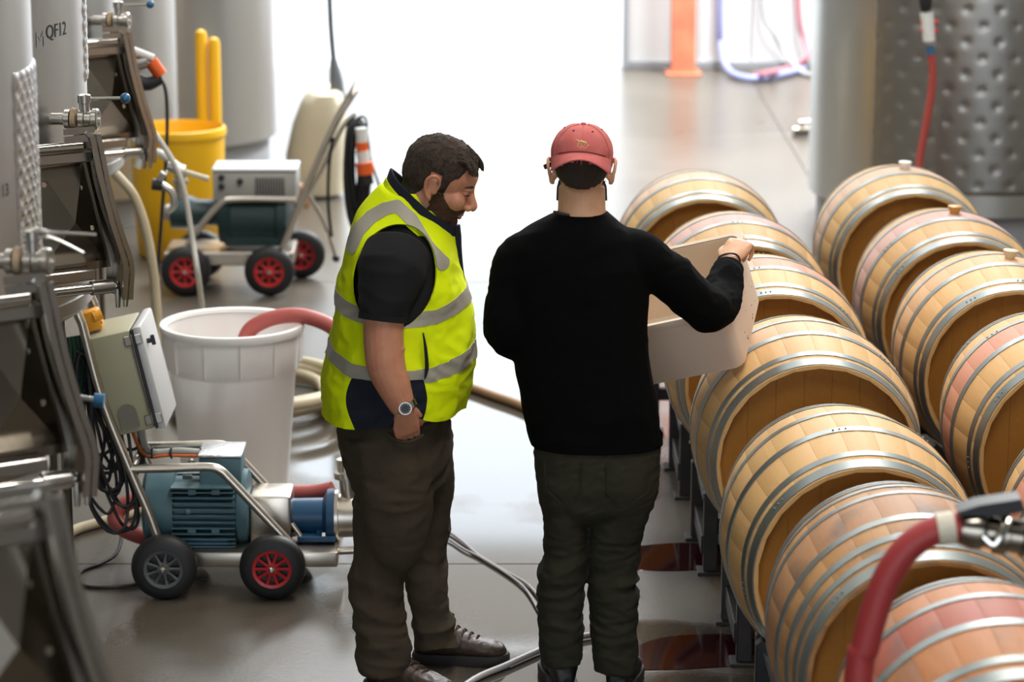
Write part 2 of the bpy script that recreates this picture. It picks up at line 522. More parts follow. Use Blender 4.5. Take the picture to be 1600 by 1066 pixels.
ME_STAVE = stave_mesh().mesh('stave', [M['oak']], 30)
H6 = [(0.312, 0.355), (0.260, 0.288), (0.078, 0.112)]
H8 = [(0.312, 0.355), (0.268, 0.294), (0.200, 0.230), (0.095, 0.126)]
def hoopset(spec):
    out = []
    for a, b in spec:
        out.append(hoop_mesh(a, b).mesh('hoop', [M['hoop']], 40)); out.append(hoop_mesh(-b, -a).mesh('hoop', [M['hoop']], 40))
    return out
HOOPS6, HOOPS8 = hoopset(H6), hoopset(H8)
ME_BOARDS = [b.mesh('head_board', [M['head_oak']], 30) for b in head_boards(-BL / 2 + 0.048, 0.02)]
ME_BACK = MB().lathe([(0, 0), (0, HR), (0.02, HR), (0.02, 0)], (0, BL / 2 - 0.055, 0), (0, 1, 0), 32, False).mesh('head', [M['head_oak']], 30)
def bung_mesh(m):
    return MB().lathe([(0, 0.0), (0, 0.017), (0.012, 0.019), (0.03, 0.028), (0.036, 0.028), (0.038, 0.024), (0.038, 0.0)], (0, 0, RB - 0.006), (0, 0, 1), 20, False).mesh('bung', [m], 30)

def barrel(x, y, z, mats, label, hoops=HOOPS6, bung=None, yaw=0.0, roll=0.0, pitch=0.0):
    o = thing('wine_barrel', label, 'barrel', (x, y, z), 'oak wine barrels lying on racks')
    o.rotation_euler = (pitch, 0, yaw)
    ctr = Vector((0, 0, RB))
    def add(name, me, m=None, rot=0.0, **kw):
        p = bpy.data.objects.new(name, me); COL.objects.link(p)
        p.parent = o; p.location = ctr; p.rotation_euler = (0, rot, 0)
        if m is not None:
            p.material_slots[0].link = 'OBJECT'; p.material_slots[0].material = m
        tag(p, **kw); return p
    rng = random.Random(label)
    for k in range(NST):
        a = 2 * math.pi * k / NST + roll
        aa = abs((a + math.pi) % (2 * math.pi) - math.pi)
        mm = mats[0] if len(mats) == 1 else (mats[0] if aa < mats[2] * rng.uniform(0.85, 1.15) else mats[1])
        add('stave', ME_STAVE, mm, a)
    for me in hoops: add('hoop', me, None, roll + rng.uniform(0, 6.28))
    for me in ME_BOARDS: add('head_board', me, None, rng.uniform(-0.05, 0.05) * 0)
    add('head', ME_BACK)
    if bung: add('bung', bung[0], None, bung[1])
    return o

BW, BA, BP = bung_mesh(M['bung_white']), bung_mesh(M['bung_amber']), bung_mesh(M['bung_pale'])
def place(px_c, y_top, d):
    """centre column of the barrel and the row of its highest point, at distance d"""
    ta = math.tan(PITCH + math.atan((y_top - 533) / F_PX))
    zc = min(CAM_H - (d + yy) * ta - br(yy) for yy in [BL / 2 * k / 20 for k in range(-5, 21)])
    t = d * CP + (CAM_H - zc) * SP
    return ((px_c - 800) / F_PX * t, d, zc - RB)
ROWYAW = R(2.6)
ROW1 = [
    (1555, 903, 6.20, ('oak_red',), 'wine-red stained barrel lowest in the frame with a charred patch', HOOPS6, None, 0.0),
    (1421, 753, 7.14, ('oak_old',), 'weathered eight-hooped barrel with dark smudges behind the red hose', HOOPS8, None, 0.6),
    (1324, 632, 8.08, ('oak',), 'clean golden oak barrel just behind the weathered eight-hooped one', HOOPS6, None, 0.9),
    (1256, 493, 9.08, ('oak_blush', 'oak', 0.9), 'golden oak barrel directly below and right of the held crate', HOOPS6, None, 0.0),
    (1195, 397, 10.05, ('oak_pink', 'oak_blush', 1.2), 'pink-topped barrel right behind the crate and the raised hand', HOOPS6, None, 0.3),
    (1150, 330, 11.02, ('oak_lilac', 'oak_blush', 1.0), 'lilac-stained barrel second from the far end of the left row', HOOPS6, None, 0.4),
    (1093, 265, 12.0, ('oak_pale',), 'pale barrel at the far end of the left row', HOOPS6, None, -1.0),
]
ROW2 = [
    (1767, 640, 8.15, ('oak_pink',), 'rosy barrel cut by the right edge of the photo', HOOPS6, None, 0.0),
    (1650, 487, 9.2, ('oak_pink',), 'strongly pink barrel at the right edge, in front of the pale-bunged one', HOOPS6, None, 0.0),
    (1556, 392, 10.2, ('oak_blush',), 'barrel with a pale bung and bright new hoops in the right row', HOOPS6, (BP, 0.10), 0.0),
    (1482, 325, 11.15, ('oak_lilac',), 'lilac barrel with an amber bung in the right row', HOOPS6, (BA, 0.03), 0.0),
    (1407, 257, 12.1, ('oak_pale',), 'pale barrel with a white bung at the far end of the right row', HOOPS6, (BW, 0.02), 0.0),
]
BARRELS = []
for row, dx in ((ROW1, 0), (ROW2, 0)):
    for pc, yt, d, mt, lab, hp, bu, yw in row:
        x, y, z = place(pc, yt, d)
        BARRELS.append(barrel(x, y, z, tuple(M[q] if isinstance(q, str) else q for q in mt), lab, hp, bu, ROWYAW * 0.6 + R(yw), 0.13 * len(BARRELS)))
        print('barrel', round(x, 3), round(y, 2), round(z, 3))

# ------------------------------------------------------------------ barrel racks
def rack(xl, xr, y, ztop_l, ztop_r, lab):
    """steel rack carrying one pair of barrels; xl, xr are the barrel axes"""
    o = thing('barrel_rack', lab, 'rack', (xl, y, 0), 'dark steel barrel racks')
    yw = ROWYAW
    def P(x, yy, z):   # local frame of the rack -> world
        return Vector((x - math.sin(yw) * (yy), y + yy * math.cos(yw), z))
    a, b = xl - 0.21, xr + 0.21
    h = 0.30
    for yy in (-0.21, 0.21):
        for x in (a, (xl + xr) / 2, b):
            MB().box(P(x, yy, h / 2 + 0.005), (0.05, 0.05, h - 0.01), bev=0.004).build('post', M['black_paint'], o)
            MB().box(P(x, yy, 0.006), (0.09, 0.09, 0.012), bev=0.002).build('foot_plate', M['black_paint'], o)
        MB().box(P((a + b) / 2, yy, 0.17), (b - a, 0.04, 0.05), bev=0.003).build('beam', M['black_paint'], o)
        for x, zt in ((xl, ztop_l), (xr, ztop_r)):
            # curved cradle hugging the barrel
            mb = MB(); rings = []
            r = br(0.21) + 0.005; zc = zt + RB
            for k in range(13):
                an = R(lerp(-50, 50, k / 12))
                ctr = P(x + math.sin(an) * (r + 0.012), yy, zc - math.cos(an) * (r + 0.012))
                n = Vector((math.sin(an), 0, -math.cos(an)))
                rings.append([ctr + n * -0.012 + Vector((0, -0.02, 0)), ctr + n * -0.012 + Vector((0, 0.02, 0)), ctr + n * 0.012 + Vector((0, 0.02, 0)), ctr + n * 0.012 + Vector((0, -0.02, 0))])
            mb.ring_loft(rings).build('cradle', M['black_paint'], o)
    for x in (a, b):
        MB().box(P(x, 0, 0.10), (0.045, 0.42, 0.07), bev=0.003).build('side_rail', M['black_paint'], o)
        MB().box(P(x, 0, 0.275), (0.035, 0.42, 0.035), bev=0.003).build('side_rail', M['black_paint'], o)
    return o
RLAB = ['nearest dark steel rack, under the wine-red barrel', 'dark steel rack under the weathered eight-hooped barrel', 'dark steel rack under the clean golden oak barrel',
        'dark steel rack under the barrel below the crate', 'dark steel rack behind the man in black, under the pink-topped barrel',
        'dark steel rack second from the far end of the barrel rows', 'dark steel rack at the far end of the barrel rows']
for i in range(7):
    l1 = BARRELS[i].location
    r2 = BARRELS[7 + i - 2].location if i >= 2 else Vector((l1.x + 0.86, l1.y, l1.z))
    rack(l1.x, r2.x, l1.y, l1.z, r2.z, RLAB[i])

# ------------------------------------------------------------------ people: sculpting helpers
def fuse(mb, voxel, smooth=4, fac=0.5):
    """union of all closed pieces of mb as one continuous surface -> (verts, tris)"""
    me = mb.mesh('tmp', [], None)
    o = bpy.data.objects.new('tmp', me); COL.objects.link(o)
    r = o.modifiers.new('r', 'REMESH'); r.mode = 'VOXEL'; r.voxel_size = voxel
    if smooth:
        s = o.modifiers.new('s', 'SMOOTH'); s.iterations = smooth; s.factor = fac
    dg = bpy.context.evaluated_depsgraph_get()
    ev = o.evaluated_get(dg).to_mesh()
    ev.calc_loop_triangles()
    v = np.empty(len(ev.vertices) * 3); ev.vertices.foreach_get('co', v)
    t = np.empty(len(ev.loop_triangles) * 3, dtype=np.int64); ev.loop_triangles.foreach_get('vertices', t)
    bpy.data.objects.remove(o, do_unlink=True); bpy.data.meshes.remove(me)
    return v.reshape(-1, 3), t.reshape(-1, 3)

def vnormals(v, t):
    n = np.zeros_like(v)
    fn = np.cross(v[t[:, 1]] - v[t[:, 0]], v[t[:, 2]] - v[t[:, 0]])
    for k in range(3): np.add.at(n, t[:, k], fn)
    return n / (np.linalg.norm(n, axis=1, keepdims=True) + 1e-12)

def clip(v, t, f):
    """keep f>=0 with a clean cut edge"""
    fs = f[t]; pos = fs >= 0; cnt = pos.sum(1)
    out = [t[cnt == 3]]; newv = []; cache = {}; base = len(v)
    def cut(a, b):
        k = (a, b) if a < b else (b, a)
        if k not in cache:
            s = f[k[0]] / (f[k[0]] - f[k[1]])
            newv.append(v[k[0]] + (v[k[1]] - v[k[0]]) * s); cache[k] = base + len(newv) - 1
        return cache[k]
    extra = []
    for tri in t[(cnt == 1) | (cnt == 2)]:
        poly = []
        for i in range(3):
            a = tri[i]; b = tri[(i + 1) % 3]
            if f[a] >= 0: poly.append(a)
            if (f[a] >= 0) != (f[b] >= 0): poly.append(cut(int(a), int(b)))
        for i in range(1, len(poly) - 1): extra.append((poly[0], poly[i], poly[i + 1]))
    if extra: out.append(np.array(extra, dtype=np.int64))
    vv = np.vstack([v, np.array(newv)]) if newv else v
    tt = np.vstack(out)
    used = np.unique(tt); remap = -np.ones(len(vv), dtype=np.int64); remap[used] = np.arange(len(used))
    return vv[used], remap[tt]

def shell(v, t, off, thick):
    n = vnormals(v, t)
    vo = v + n * off; vi = v + n * (off - thick)
    m = len(v)
    e = np.vstack([t[:, [0, 1]], t[:, [1, 2]], t[:, [2, 0]]])
    key = np.sort(e, 1); _, idx, c = np.unique(key, axis=0, return_index=True, return_counts=True)
    be = e[idx[c == 1]]
    side = np.vstack([np.column_stack([be[:, 1], be[:, 0], be[:, 0] + m]), np.column_stack([be[:, 1], be[:, 0] + m, be[:, 1] + m])]) if len(be) else np.zeros((0, 3), dtype=np.int64)
    return np.vstack([vo, vi]), np.vstack([t, t[:, ::-1] + m, side])

def np_mesh(name, v, t, m, parent, angle=50, **kw):
    me = bpy.data.meshes.new(name)
    me.from_pydata(v.tolist(), [], t.tolist())
    for q in (m if isinstance(m, (list, tuple)) else [m]): me.materials.append(q)
    me.polygons.foreach_set('use_smooth', [True] * len(me.polygons))
    if angle: me.set_sharp_from_angle(angle=R(angle))
    me.update()
    return link(name, me, parent, **kw)

def fold(v, n, amp, freq, warp=0.0, seed=0.0, mask=None, ridged=True):
    """cloth folds: push along the normal by (ridged) noise"""
    out = v.copy()
    for i in range(len(v)):
        a = amp if mask is None else amp * mask[i]
        if abs(a) < 1e-5: continue
        p = Vector((v[i][0] * freq[0] + seed, v[i][1] * freq[1] + seed * 1.7, v[i][2] * freq[2] - seed))
        if warp:
            w = noise.noise(p * 0.35 + Vector((5.2, 1.3, 0))); p.z += w * warp
        h = noise.noise(p)
        if ridged: h = 0.55 - abs(h) * 1.9
        out[i] += n[i] * (a * h)
    return out

def row_ring(xl, xr, py, Y, ry, n=28, e=2.3, drop=0.0):
    """horizontal super-elliptic ring whose outline spans xl..xr on picture row py at distance Y"""
    a = W(xl, py, Y); b = W(xr, py, Y)
    c = (a + b) / 2; rx = (b - a).length / 2
    out = []
    for k in range(n):
        th = 2 * math.pi * k / n
        cx, sy = math.cos(th), math.sin(th)
        s = (abs(cx) ** e + abs(sy) ** e) ** (-1 / e)
        out.append(c + Vector((rx * cx * s, ry * sy * s, -drop * abs(sy * s) ** 1.6)))
    return out
def rows_loft(mb, rows, Y=None, e=2.3, n=28):
    """rows: (xl, xr, py, ry, Y)"""
    rings = []
    dense = []
    for i in range(len(rows) - 1):
        k = 4
        for j in range(k):
            t = j / k; p0, p1, p2, p3 = rows[max(i - 1, 0)], rows[i], rows[i + 1], rows[min(i + 2, len(rows) - 1)]
            dense.append([0.5 * (2 * b + (-a + c) * t + (2 * a - 5 * b + 4 * c - d) * t * t + (-a + 3 * b - 3 * c + d) * t ** 3) for a, b, c, d in zip(p0, p1, p2, p3)])
    dense.append(rows[-1])
    for r in dense: rings.append(row_ring(r[0], r[1], r[2], r[4], r[3], n, e, r[5] if len(r) > 5 else 0.0))
    mb.ring_loft(rings)
def to_px(v):
    """picture coordinates of world points, used to lay garment seams on the garment"""
    d = v - np.array([0, 0, CAM_H])
    zc = d @ np.array(FWD); xc = d[:, 0]; yc = d @ np.array(UPV)
    return 800 + F_PX * xc / zc, 533 - F_PX * yc / zc
def interp(x, xs_, ys_): return np.interp(x, xs_, ys_)

# materials
def cloth(name, col, rough=0.85, weave=900, wav=0.25, sheen=0.0, var=None, fold_b=0.0):
    return mat(name, col, rough, 0.0, bump=(weave, wav), var=var, sheen=sheen, spec=0.25)
def skin(name, a, b):
    return mat(name, a, 0.48, 0, bump=(220, 0.12), var=(b, 24, 0.8), spec=0.4, sss=0.06)
M['skin1'] = skin('skin_ruddy', (0.61, 0.285, 0.165), (0.55, 0.21, 0.125))
M['skin2'] = skin('skin_tan', (0.64, 0.36, 0.21), (0.58, 0.29, 0.165))
M['hivis'] = cloth('hi_vis_yellow', (0.78, 0.93, 0.0), 0.8, 700, 0.15)
M['navy'] = cloth('navy_softshell', (0.010, 0.013, 0.024), 0.8)
M['reflect'] = mat('reflective_tape', (0.36, 0.335, 0.27), 0.5, 0.15, bump=(900, 0.1))
M['black_knit'] = cloth('black_knit', (0.0028, 0.0028, 0.003), 0.97, 800, 0.35)
M['black_knit'].node_tree.nodes['Principled BSDF'].inputs['Specular IOR Level'].default_value = 0.08
M['black_polo'] = cloth('black_polo', (0.011, 0.011, 0.012), 0.9, 700, 0.3)
M['olive1'] = cloth('olive_trousers', (0.058, 0.043, 0.026), 0.9, 700, 0.3, var=((0.045, 0.034, 0.022), 8, 0.8))
M['olive2'] = cloth('dark_olive_jeans', (0.030, 0.028, 0.017), 0.9, 700, 0.3, var=((0.022, 0.021, 0.013), 8, 0.8))
M['leather'] = mat('brown_leather', (0.045, 0.024, 0.015), 0.5, bump=(90, 0.15))
M['sole'] = mat('boot_sole', (0.02, 0.017, 0.015), 0.7)
M['lace'] = mat('boot_lace', (0.06, 0.03, 0.02), 0.8)
M['boot_black'] = mat('black_boot', (0.012, 0.011, 0.011), 0.5, bump=(90, 0.15))
M['hair1'] = mat('dark_brown_hair', (0.026, 0.015, 0.009), 0.85, bump=(260, 0.9, (1, 1, 0.35)), var=((0.075, 0.045, 0.028), 60, 0.7, (1, 1, 0.3)))
M['beard1'] = mat('brown_beard', (0.060, 0.025, 0.013), 0.85, bump=(400, 0.8), var=((0.15, 0.06, 0.03), 120, 0.8))
M['hair2'] = mat('cropped_dark_hair', (0.022, 0.014, 0.009), 0.75, bump=(600, 0.5), var=((0.05, 0.03, 0.018), 120, 0.6))
M['cap'] = cloth('faded_red_cotton', (0.50, 0.115, 0.105), 0.9, 600, 0.3, var=((0.56, 0.17, 0.155), 30, 0.6))
M['cap_dark'] = cloth('dark_red_strap', (0.07, 0.012, 0.016), 0.8)
M['gold'] = mat('gold_thread', (0.62, 0.42, 0.17), 0.5)
M['eye_white'] = mat('eye', (0.75, 0.72, 0.68), 0.2)
M['lip'] = mat('lip', (0.40, 0.14, 0.10), 0.45)

def head_parts(mb, Hm, w=1.0, ear=True):
    """head built around its own origin: +x face, +z crown, metres; Hm places it"""
    R3 = Hm.to_3x3()
    def E(c, r): mb.ball(Hm @ Vector(c), (r[0], r[1] * w, r[2]), 28, 18, R3)
    E((-0.012, 0, 0.030), (0.106, 0.080, 0.092))
    E((-0.035, 0, 0.005), (0.080, 0.076, 0.080))
    E((0.030, 0, -0.040), (0.066, 0.064, 0.082))
    E((0.046, 0, 0.035), (0.052, 0.062, 0.050))
    E((0.030, 0, -0.088), (0.056, 0.056, 0.040))
    E((0.066, 0, -0.106), (0.026, 0.028, 0.022))
    E((0.082, 0, 0.012), (0.018, 0.046, 0.011))
    for s in (-1, 1):
        E((0.064, s * 0.040, -0.032), (0.030, 0.026, 0.030))
        E((0.104, s * 0.013, -0.046), (0.011, 0.010, 0.009))
    mb.tube([Hm @ Vector(p) for p in ((0.088, 0, 0.012), (0.100, 0, -0.012), (0.116, 0, -0.036), (0.112, 0, -0.047))], [0.010, 0.011, 0.0145, 0.010], 12, 3)
    E((0.089, 0, -0.0665), (0.012, 0.023, 0.0065))
    E((0.086, 0, -0.0795), (0.013, 0.021, 0.0075))
    E((0.083, 0, -0.056), (0.012, 0.024, 0.010))
    if ear:
        for s in (-1, 1):
            y = s * 0.079 * w
            ek = 1.12
            path = [(0.002, y, -0.028), (0.006, y + s * 0.004, -0.004), (0.000, y + s * 0.012, 0.018), (-0.016, y + s * 0.018, 0.022), (-0.028, y + s * 0.019, 0.006), (-0.024, y + s * 0.014, -0.018), (-0.010, y + s * 0.008, -0.038), (0.000, y + s * 0.002, -0.040)]
            mb.tube([Hm @ Vector((-0.01 + (p[0] + 0.01) * ek, p[1], -0.008 + (p[2] + 0.008) * ek)) for p in path], [0.0055, 0.005, 0.0055, 0.006, 0.006, 0.006, 0.0078, 0.006], 10, 3)
            E((-0.010, y - s * 0.002, -0.008), (0.017, 0.007, 0.029))

def hand(mb, Wm, curls, spread=0.0, thumb=None, k=1.0):
    """hand at the wrist: +x along the fingers, +z back of the hand, +y thumb side"""
    P = lambda *p: Wm @ Vector([q * k for q in p])
    R3 = Wm.to_3x3()
    rings = []
    for x, hw, ht in ((-0.03, 0.027, 0.021), (0.0, 0.028, 0.020), (0.03, 0.037, 0.017), (0.065, 0.043, 0.015), (0.095, 0.041, 0.0125)):
        rings.append([P(x, hw * math.cos(a), ht * math.sin(a)) for a in [2 * math.pi * q / 16 for q in range(16)]])
    mb.ring_loft(rings)
    mb.ball(P(0.035, 0.026, -0.008), 0.018 * k, 12, 8)
    lens = [(0.042, 0.026, 0.022), (0.047, 0.030, 0.023), (0.043, 0.028, 0.022), (0.034, 0.021, 0.019)]
    for i in range(4):
        y = 0.031 - i * 0.0205
        x, z = 0.088 - (0.004 if i in (0, 3) else 0.0), 0.002
        a = 0.0; pts = [P(x - 0.03, y * 0.85, z), P(x, y, z)]
        sp = (1.5 - i) * spread
        for j, L in enumerate(lens[i]):
            a += R(curls[j])
            x += math.cos(a) * L; z -= math.sin(a) * L; y += sp * L
            pts.append(P(x, y, z))
        r = 0.0092 - 0.0008 * (i == 3)
        mb.tube(pts, [r * k * q for q in (1.0, 1.02, 0.98, 0.9, 0.72)], 10, 3)
        mb.ball(pts[-1], r * 0.74 * k, 10, 6)
    th = thumb or [(0.012, 0.028, -0.006), (0.040, 0.050, -0.014), (0.070, 0.056, -0.022), (0.094, 0.052, -0.030)]
    pts = [P(*q) for q in th]
    mb.tube(pts, [0.013 * k, 0.0115 * k, 0.0105 * k, 0.008 * k], 10, 3)
    mb.ball(pts[-1], 0.0082 * k, 10, 6)

def wrist_frame(p, fingers, back):
    x = Vector(fingers).normalized(); z = Vector(back); z = (z - x * z.dot(x)).normalized(); y = z.cross(x)
    m = Matrix((x, y, z)).transposed().to_4x4(); m.translation = Vector(p); return m

def boot(parent, heel, yaw, L=0.30, mats=('leather', 'sole', 'lace'), shaft=0.12, lab=None):
    """work boot: heel point on the floor, toe along yaw"""
    m = Matrix.Translation(Vector(heel)) @ Matrix.Rotation(yaw, 4, 'Z')
    P = lambda *p: m @ Vector(p)
    def sect(x, hw, z0, z1, n=16, e=2.6):
        zc = (z0 + z1) / 2; hz = (z1 - z0) / 2; out = []
        for k in range(n):
            a = 2 * math.pi * k / n; cx, sx = math.cos(a), math.sin(a)
            s = (abs(cx) ** e + abs(sx) ** e) ** (-1 / e)
            out.append(P(x, hw * cx * s, zc + hz * sx * s))
        return out
    up = MB()
    up.ring_loft([sect(*q) for q in ((0.0, 0.020, 0.03, 0.10), (0.012, 0.034, 0.025, shaft), (0.05, 0.040, 0.022, shaft + 0.015), (0.10, 0.042, 0.022, shaft + 0.01), (0.14, 0.044, 0.022, 0.112), (0.18, 0.047, 0.022, 0.092), (0.225, 0.050, 0.022, 0.078), (0.262, 0.046, 0.022, 0.070), (0.288, 0.033, 0.024, 0.058), (0.30, 0.012, 0.028, 0.044))])
    up.cyl(P(0.06, 0, 0.08), P(0.045, 0, shaft + 0.07), 0.046, 0.05, 20)
    v, t = fuse(up, 0.005, 5)
    n = vnormals(v, t); v = fold(v, n, 0.003, (30, 30, 30), seed=2.2)
    shoe = np_mesh('shoe', v, t, M[mats[0]], parent)
    so = MB()
    out = []
    for k in range(28):
        u = k / 27
        x = -0.008 + 0.318 * u
        hw = 0.042 + 0.014 * math.sin(min(u * 1.35, 1) * math.pi * 0.5) - 0.006 * math.exp(-((u - 0.42) / 0.13) ** 2)
        hw *= math.sqrt(max(0.02, 1 - max(0, (u - 0.80) / 0.205) ** 2)) * math.sqrt(max(0.05, 1 - max(0, (0.12 - u) / 0.13) ** 2))
        out.append((x, hw))
    poly = [P(x, h, 0.0) for x, h in out] + [P(x, -h, 0.0) for x, h in reversed(out)]
    rings = [[P(*((m.inverted() @ p).x * s + (1 - s) * 0.15, (m.inverted() @ p).y * s, z)) for p in poly] for z, s in ((0.001, 0.985), (0.010, 1.0), (0.026, 1.0), (0.034, 0.97))]
    so.ring_loft(rings).build('sole', M[mats[1]], shoe)
    for i in range(5):
        x = 0.112 + i * 0.022; z = 0.128 - i * 0.0105
        MB().tube([P(x, -0.030, z - 0.012), P(x + 0.006, 0, z + 0.004), P(x + 0.012, 0.030, z - 0.012)], 0.0032, 6, 3).build('lace', M[mats[2]], shoe)
    for s in (-1, 1):
        MB().tube([P(0.105, 0, 0.136), P(0.11, s * 0.02, 0.155), P(0.125, s * 0.038, 0.146), P(0.118, s * 0.02, 0.132), P(0.106, 0, 0.134)], 0.003, 6, 3).build('lace', M[mats[2]], shoe)
    return shoe

# ------------------------------------------------------------------ man in the yellow vest
Y1 = 8.70
man1 = thing('person', 'man in a yellow hi-vis vest, hand in pocket, looking down at the crate', 'person', (W(625, 1060, 8.7).x, 8.70, 0))

def torso1(mb, grow=0.0, last=None):
    g = grow * 505
    rows = [(600, 660, 288, 0.075, 0.030), (580, 666, 306, 0.125, 0.075), (562, 684, 330, 0.185, 0.095), (548, 705, 368, 0.235, 0.070), (537, 716, 420, 0.25, 0.015), (527, 728, 470, 0.255, 0),
            (519, 735, 520, 0.262, 0), (513, 734, 570, 0.265, 0), (508, 724, 620, 0.262, 0), (508, 713, 650, 0.258, 0), (511, 705, 676, 0.252, 0), (520, 700, 700, 0.24, 0)][:last]
    rows_loft(mb, [(a - g, b + g, c - g * 0.5 * (i == 0), d + grow, Y1, dr) for i, (a, b, c, d, dr) in enumerate(rows)], e=2.25)

def collar_ring(b, f, ry, n=28):
    """tilted ring from the nape point b to the throat point f"""
    c = (b + f) / 2; h = (f - b) / 2
    return [c + h * math.cos(2 * math.pi * k / n) + Vector((0, ry * math.sin(2 * math.pi * k / n), -0.012 * abs(math.sin(2 * math.pi * k / n)))) for k in range(n)]

HEAD1 = Matrix.Translation(W(690, 279, Y1 - 0.01)) @ Matrix.Rotation(R(-7), 4, 'Z') @ Matrix.Rotation(R(24), 4, 'Y') @ Matrix.Rotation(R(4), 4, 'X') @ Matrix.Scale(1.06, 4)
b1 = MB()
head_parts(b1, HEAD1, 1.02)
b1.tube([W(640, 350, Y1), W(655, 318, Y1), W(668, 290, Y1)], [0.085, 0.072, 0.068], 24, 3)
torso1(b1, -0.05, -2)
# legs of the body under the trousers
for x1, x2, x3, dy, yy in ((602, 592, 600, -0.11, 1030), (664, 665, 680, 0.12, 990)):
    b1.tube([W(620, 680, Y1 + dy), W(x1, 830, Y1 + dy), W(x2, 910, Y1 + dy), W(x3, yy, Y1 + dy)], [0.08, 0.055, 0.045, 0.04], 16, 3)
SH1 = W(612, 420, Y1 - 0.21)
EL1 = W(602, 565, Y1 - 0.285); WR1 = W(631, 640, Y1 - 0.283)
b1.tube([SH1, W(600, 490, Y1 - 0.27), EL1, W(616, 605, Y1 - 0.285), WR1], [0.070, 0.062, 0.060, 0.052, 0.036], 20, 4)
b1.tube([W(605, 540, Y1 - 0.28), W(600, 575, Y1 - 0.285)], [0.056, 0.052], 16, 3)
Wm1 = wrist_frame(WR1, (0.10, 0.52, -1.0), (0.25, -1, 0.05))
hand(b1, Wm1, (12, 18, 14), thumb=[(0.012, 0.026, -0.004), (0.040, 0.046, -0.006), (0.066, 0.052, -0.010), (0.088, 0.048, -0.014)])
# the far arm, hidden behind the trunk
FS = W(640, 420, Y1 + 0.23)
b1.tube([FS, W(640, 560, Y1 + 0.29), W(665, 660, Y1 + 0.24)], [0.065, 0.055, 0.038], 16, 4)
hand(b1, wrist_frame(W(665, 660, Y1 + 0.24), (0.15, -0.05, -1.0), (0.2, 1, 0)), (14, 20, 16))
v1, t1 = fuse(b1, 0.0036, 2)
body1 = np_mesh('body', v1, t1, M['skin1'], man1, label='bare forearm, face and ear')

# hair, brows and beard laid over the head
Hi = np.array(HEAD1.inverted())
def head_local(v, Hinv): return (np.c_[v, np.ones(len(v))] @ Hinv.T)[:, :3]
hl = head_local(v1, Hi)
near_head = (np.abs(hl).max(1) < 0.19)
def sub(v, t, mask):
    tt = t[mask[t].all(1)]; used = np.unique(tt); rm = -np.ones(len(v), dtype=np.int64); rm[used] = np.arange(len(used))
    return v[used], rm[tt]
hv, ht = sub(v1, t1, near_head)
h = head_local(hv, Hi)
x, y, z = h[:, 0], h[:, 1], h[:, 2]
# lowest hair height along the head, from the nape to the fringe
HLX, HLZ = [-0.13, -0.085, -0.055, -0.034, -0.028, 0.006, 0.010, 0.026, 0.032, 0.050, 0.066, 0.12], [-0.092, -0.092, -0.066, -0.035, 0.030, 0.030, -0.026, -0.026, 0.022, 0.040, 0.088, 0.094]
hairline = np.interp(x, HLX, HLZ)
jit = np.array([noise.noise(Vector(p) * 90) for p in h]) * 0.006
fh = np.minimum(z - hairline + jit, 0.0865 - np.abs(y))
cv, ct = clip(hv, ht, fh)
hc = head_local(cv, Hi); cn = vnormals(cv, ct)
amt = np.array([0.005 + 0.004 * noise.noise(Vector((p[0] * 60, p[1] * 60, p[2] * 30))) + 0.003 * noise.noise(Vector((p[0] * 190, p[1] * 190, p[2] * 60))) for p in hc])
front = np.clip((hc[:, 0] - 0.035) / 0.05, 0, 1) * np.clip((hc[:, 2] - 0.05) / 0.03, 0, 1)
amt = amt + front * (0.010 + 0.007 * np.array([noise.noise(Vector(p) * 55) for p in hc]))
hl_c = np.interp(hc[:, 0], HLX, HLZ)
amt = amt * np.clip((hc[:, 2] - hl_c) / 0.016, 0.25, 1)
cv = cv + cn * amt[:, None]
sv, st = shell(cv, ct, 0.0, 0.007)
hair = np_mesh('hair', sv, st, M['hair1'], man1, 70, label='short dark brown hair, thinning on the crown')
hm = HEAD1
lock = MB()
rngh = random.Random(5)
for i in range(46):
    yy = rngh.uniform(-0.062, 0.062); sx = rngh.uniform(0.030, 0.062); s2 = rngh.uniform(0.7, 1.15)
    z0 = 0.108 - (sx - 0.03) * 0.45 - abs(yy) * 0.35
    pts = [Vector((sx - 0.028, yy, z0 + 0.002)), Vector((sx, yy * 1.02, z0 + 0.011)), Vector((sx + 0.022 * s2, yy * 1.04 + rngh.uniform(-.008, .008), z0 - 0.002)), Vector((sx + 0.034 * s2, yy * 1.05 + rngh.uniform(-.01, .01), z0 - 0.018 * s2))]
    lock.tube([hm @ p for p in pts], [0.005, 0.008, 0.007, 0.0025], 7, 3)
lock.build('fringe', M['hair1'], hair)
bl = np.interp(x, [-0.01, 0.008, 0.03, 0.050, 0.072, 0.085, 0.13], [-0.030, -0.022, -0.026, -0.046, -0.058, -0.056, -0.056])
fb = np.minimum(bl - z, x - np.interp(z, [-0.13, -0.085, -0.04], [0.018, 0.000, 0.002])) + jit
mouth = np.sqrt(((x - 0.092) / 0.03) ** 2 + (y / 0.024) ** 2 + ((z + 0.073) / 0.0105) ** 2) - 1
fb = np.minimum(fb, mouth * 0.01)
fb = np.minimum(fb, (z + 0.135))
bv, bt = clip(hv, ht, fb)
if len(bt):
    hb = head_local(bv, Hi); bn = vnormals(bv, bt)
    bv = bv + bn * np.array([0.0022 + 0.0022 * noise.noise(Vector(p) * 160) for p in hb])[:, None]
    sv, st = shell(bv, bt, 0, 0.004)
    np_mesh('beard', sv, st, M['beard1'], man1, 70, label='short brown beard')
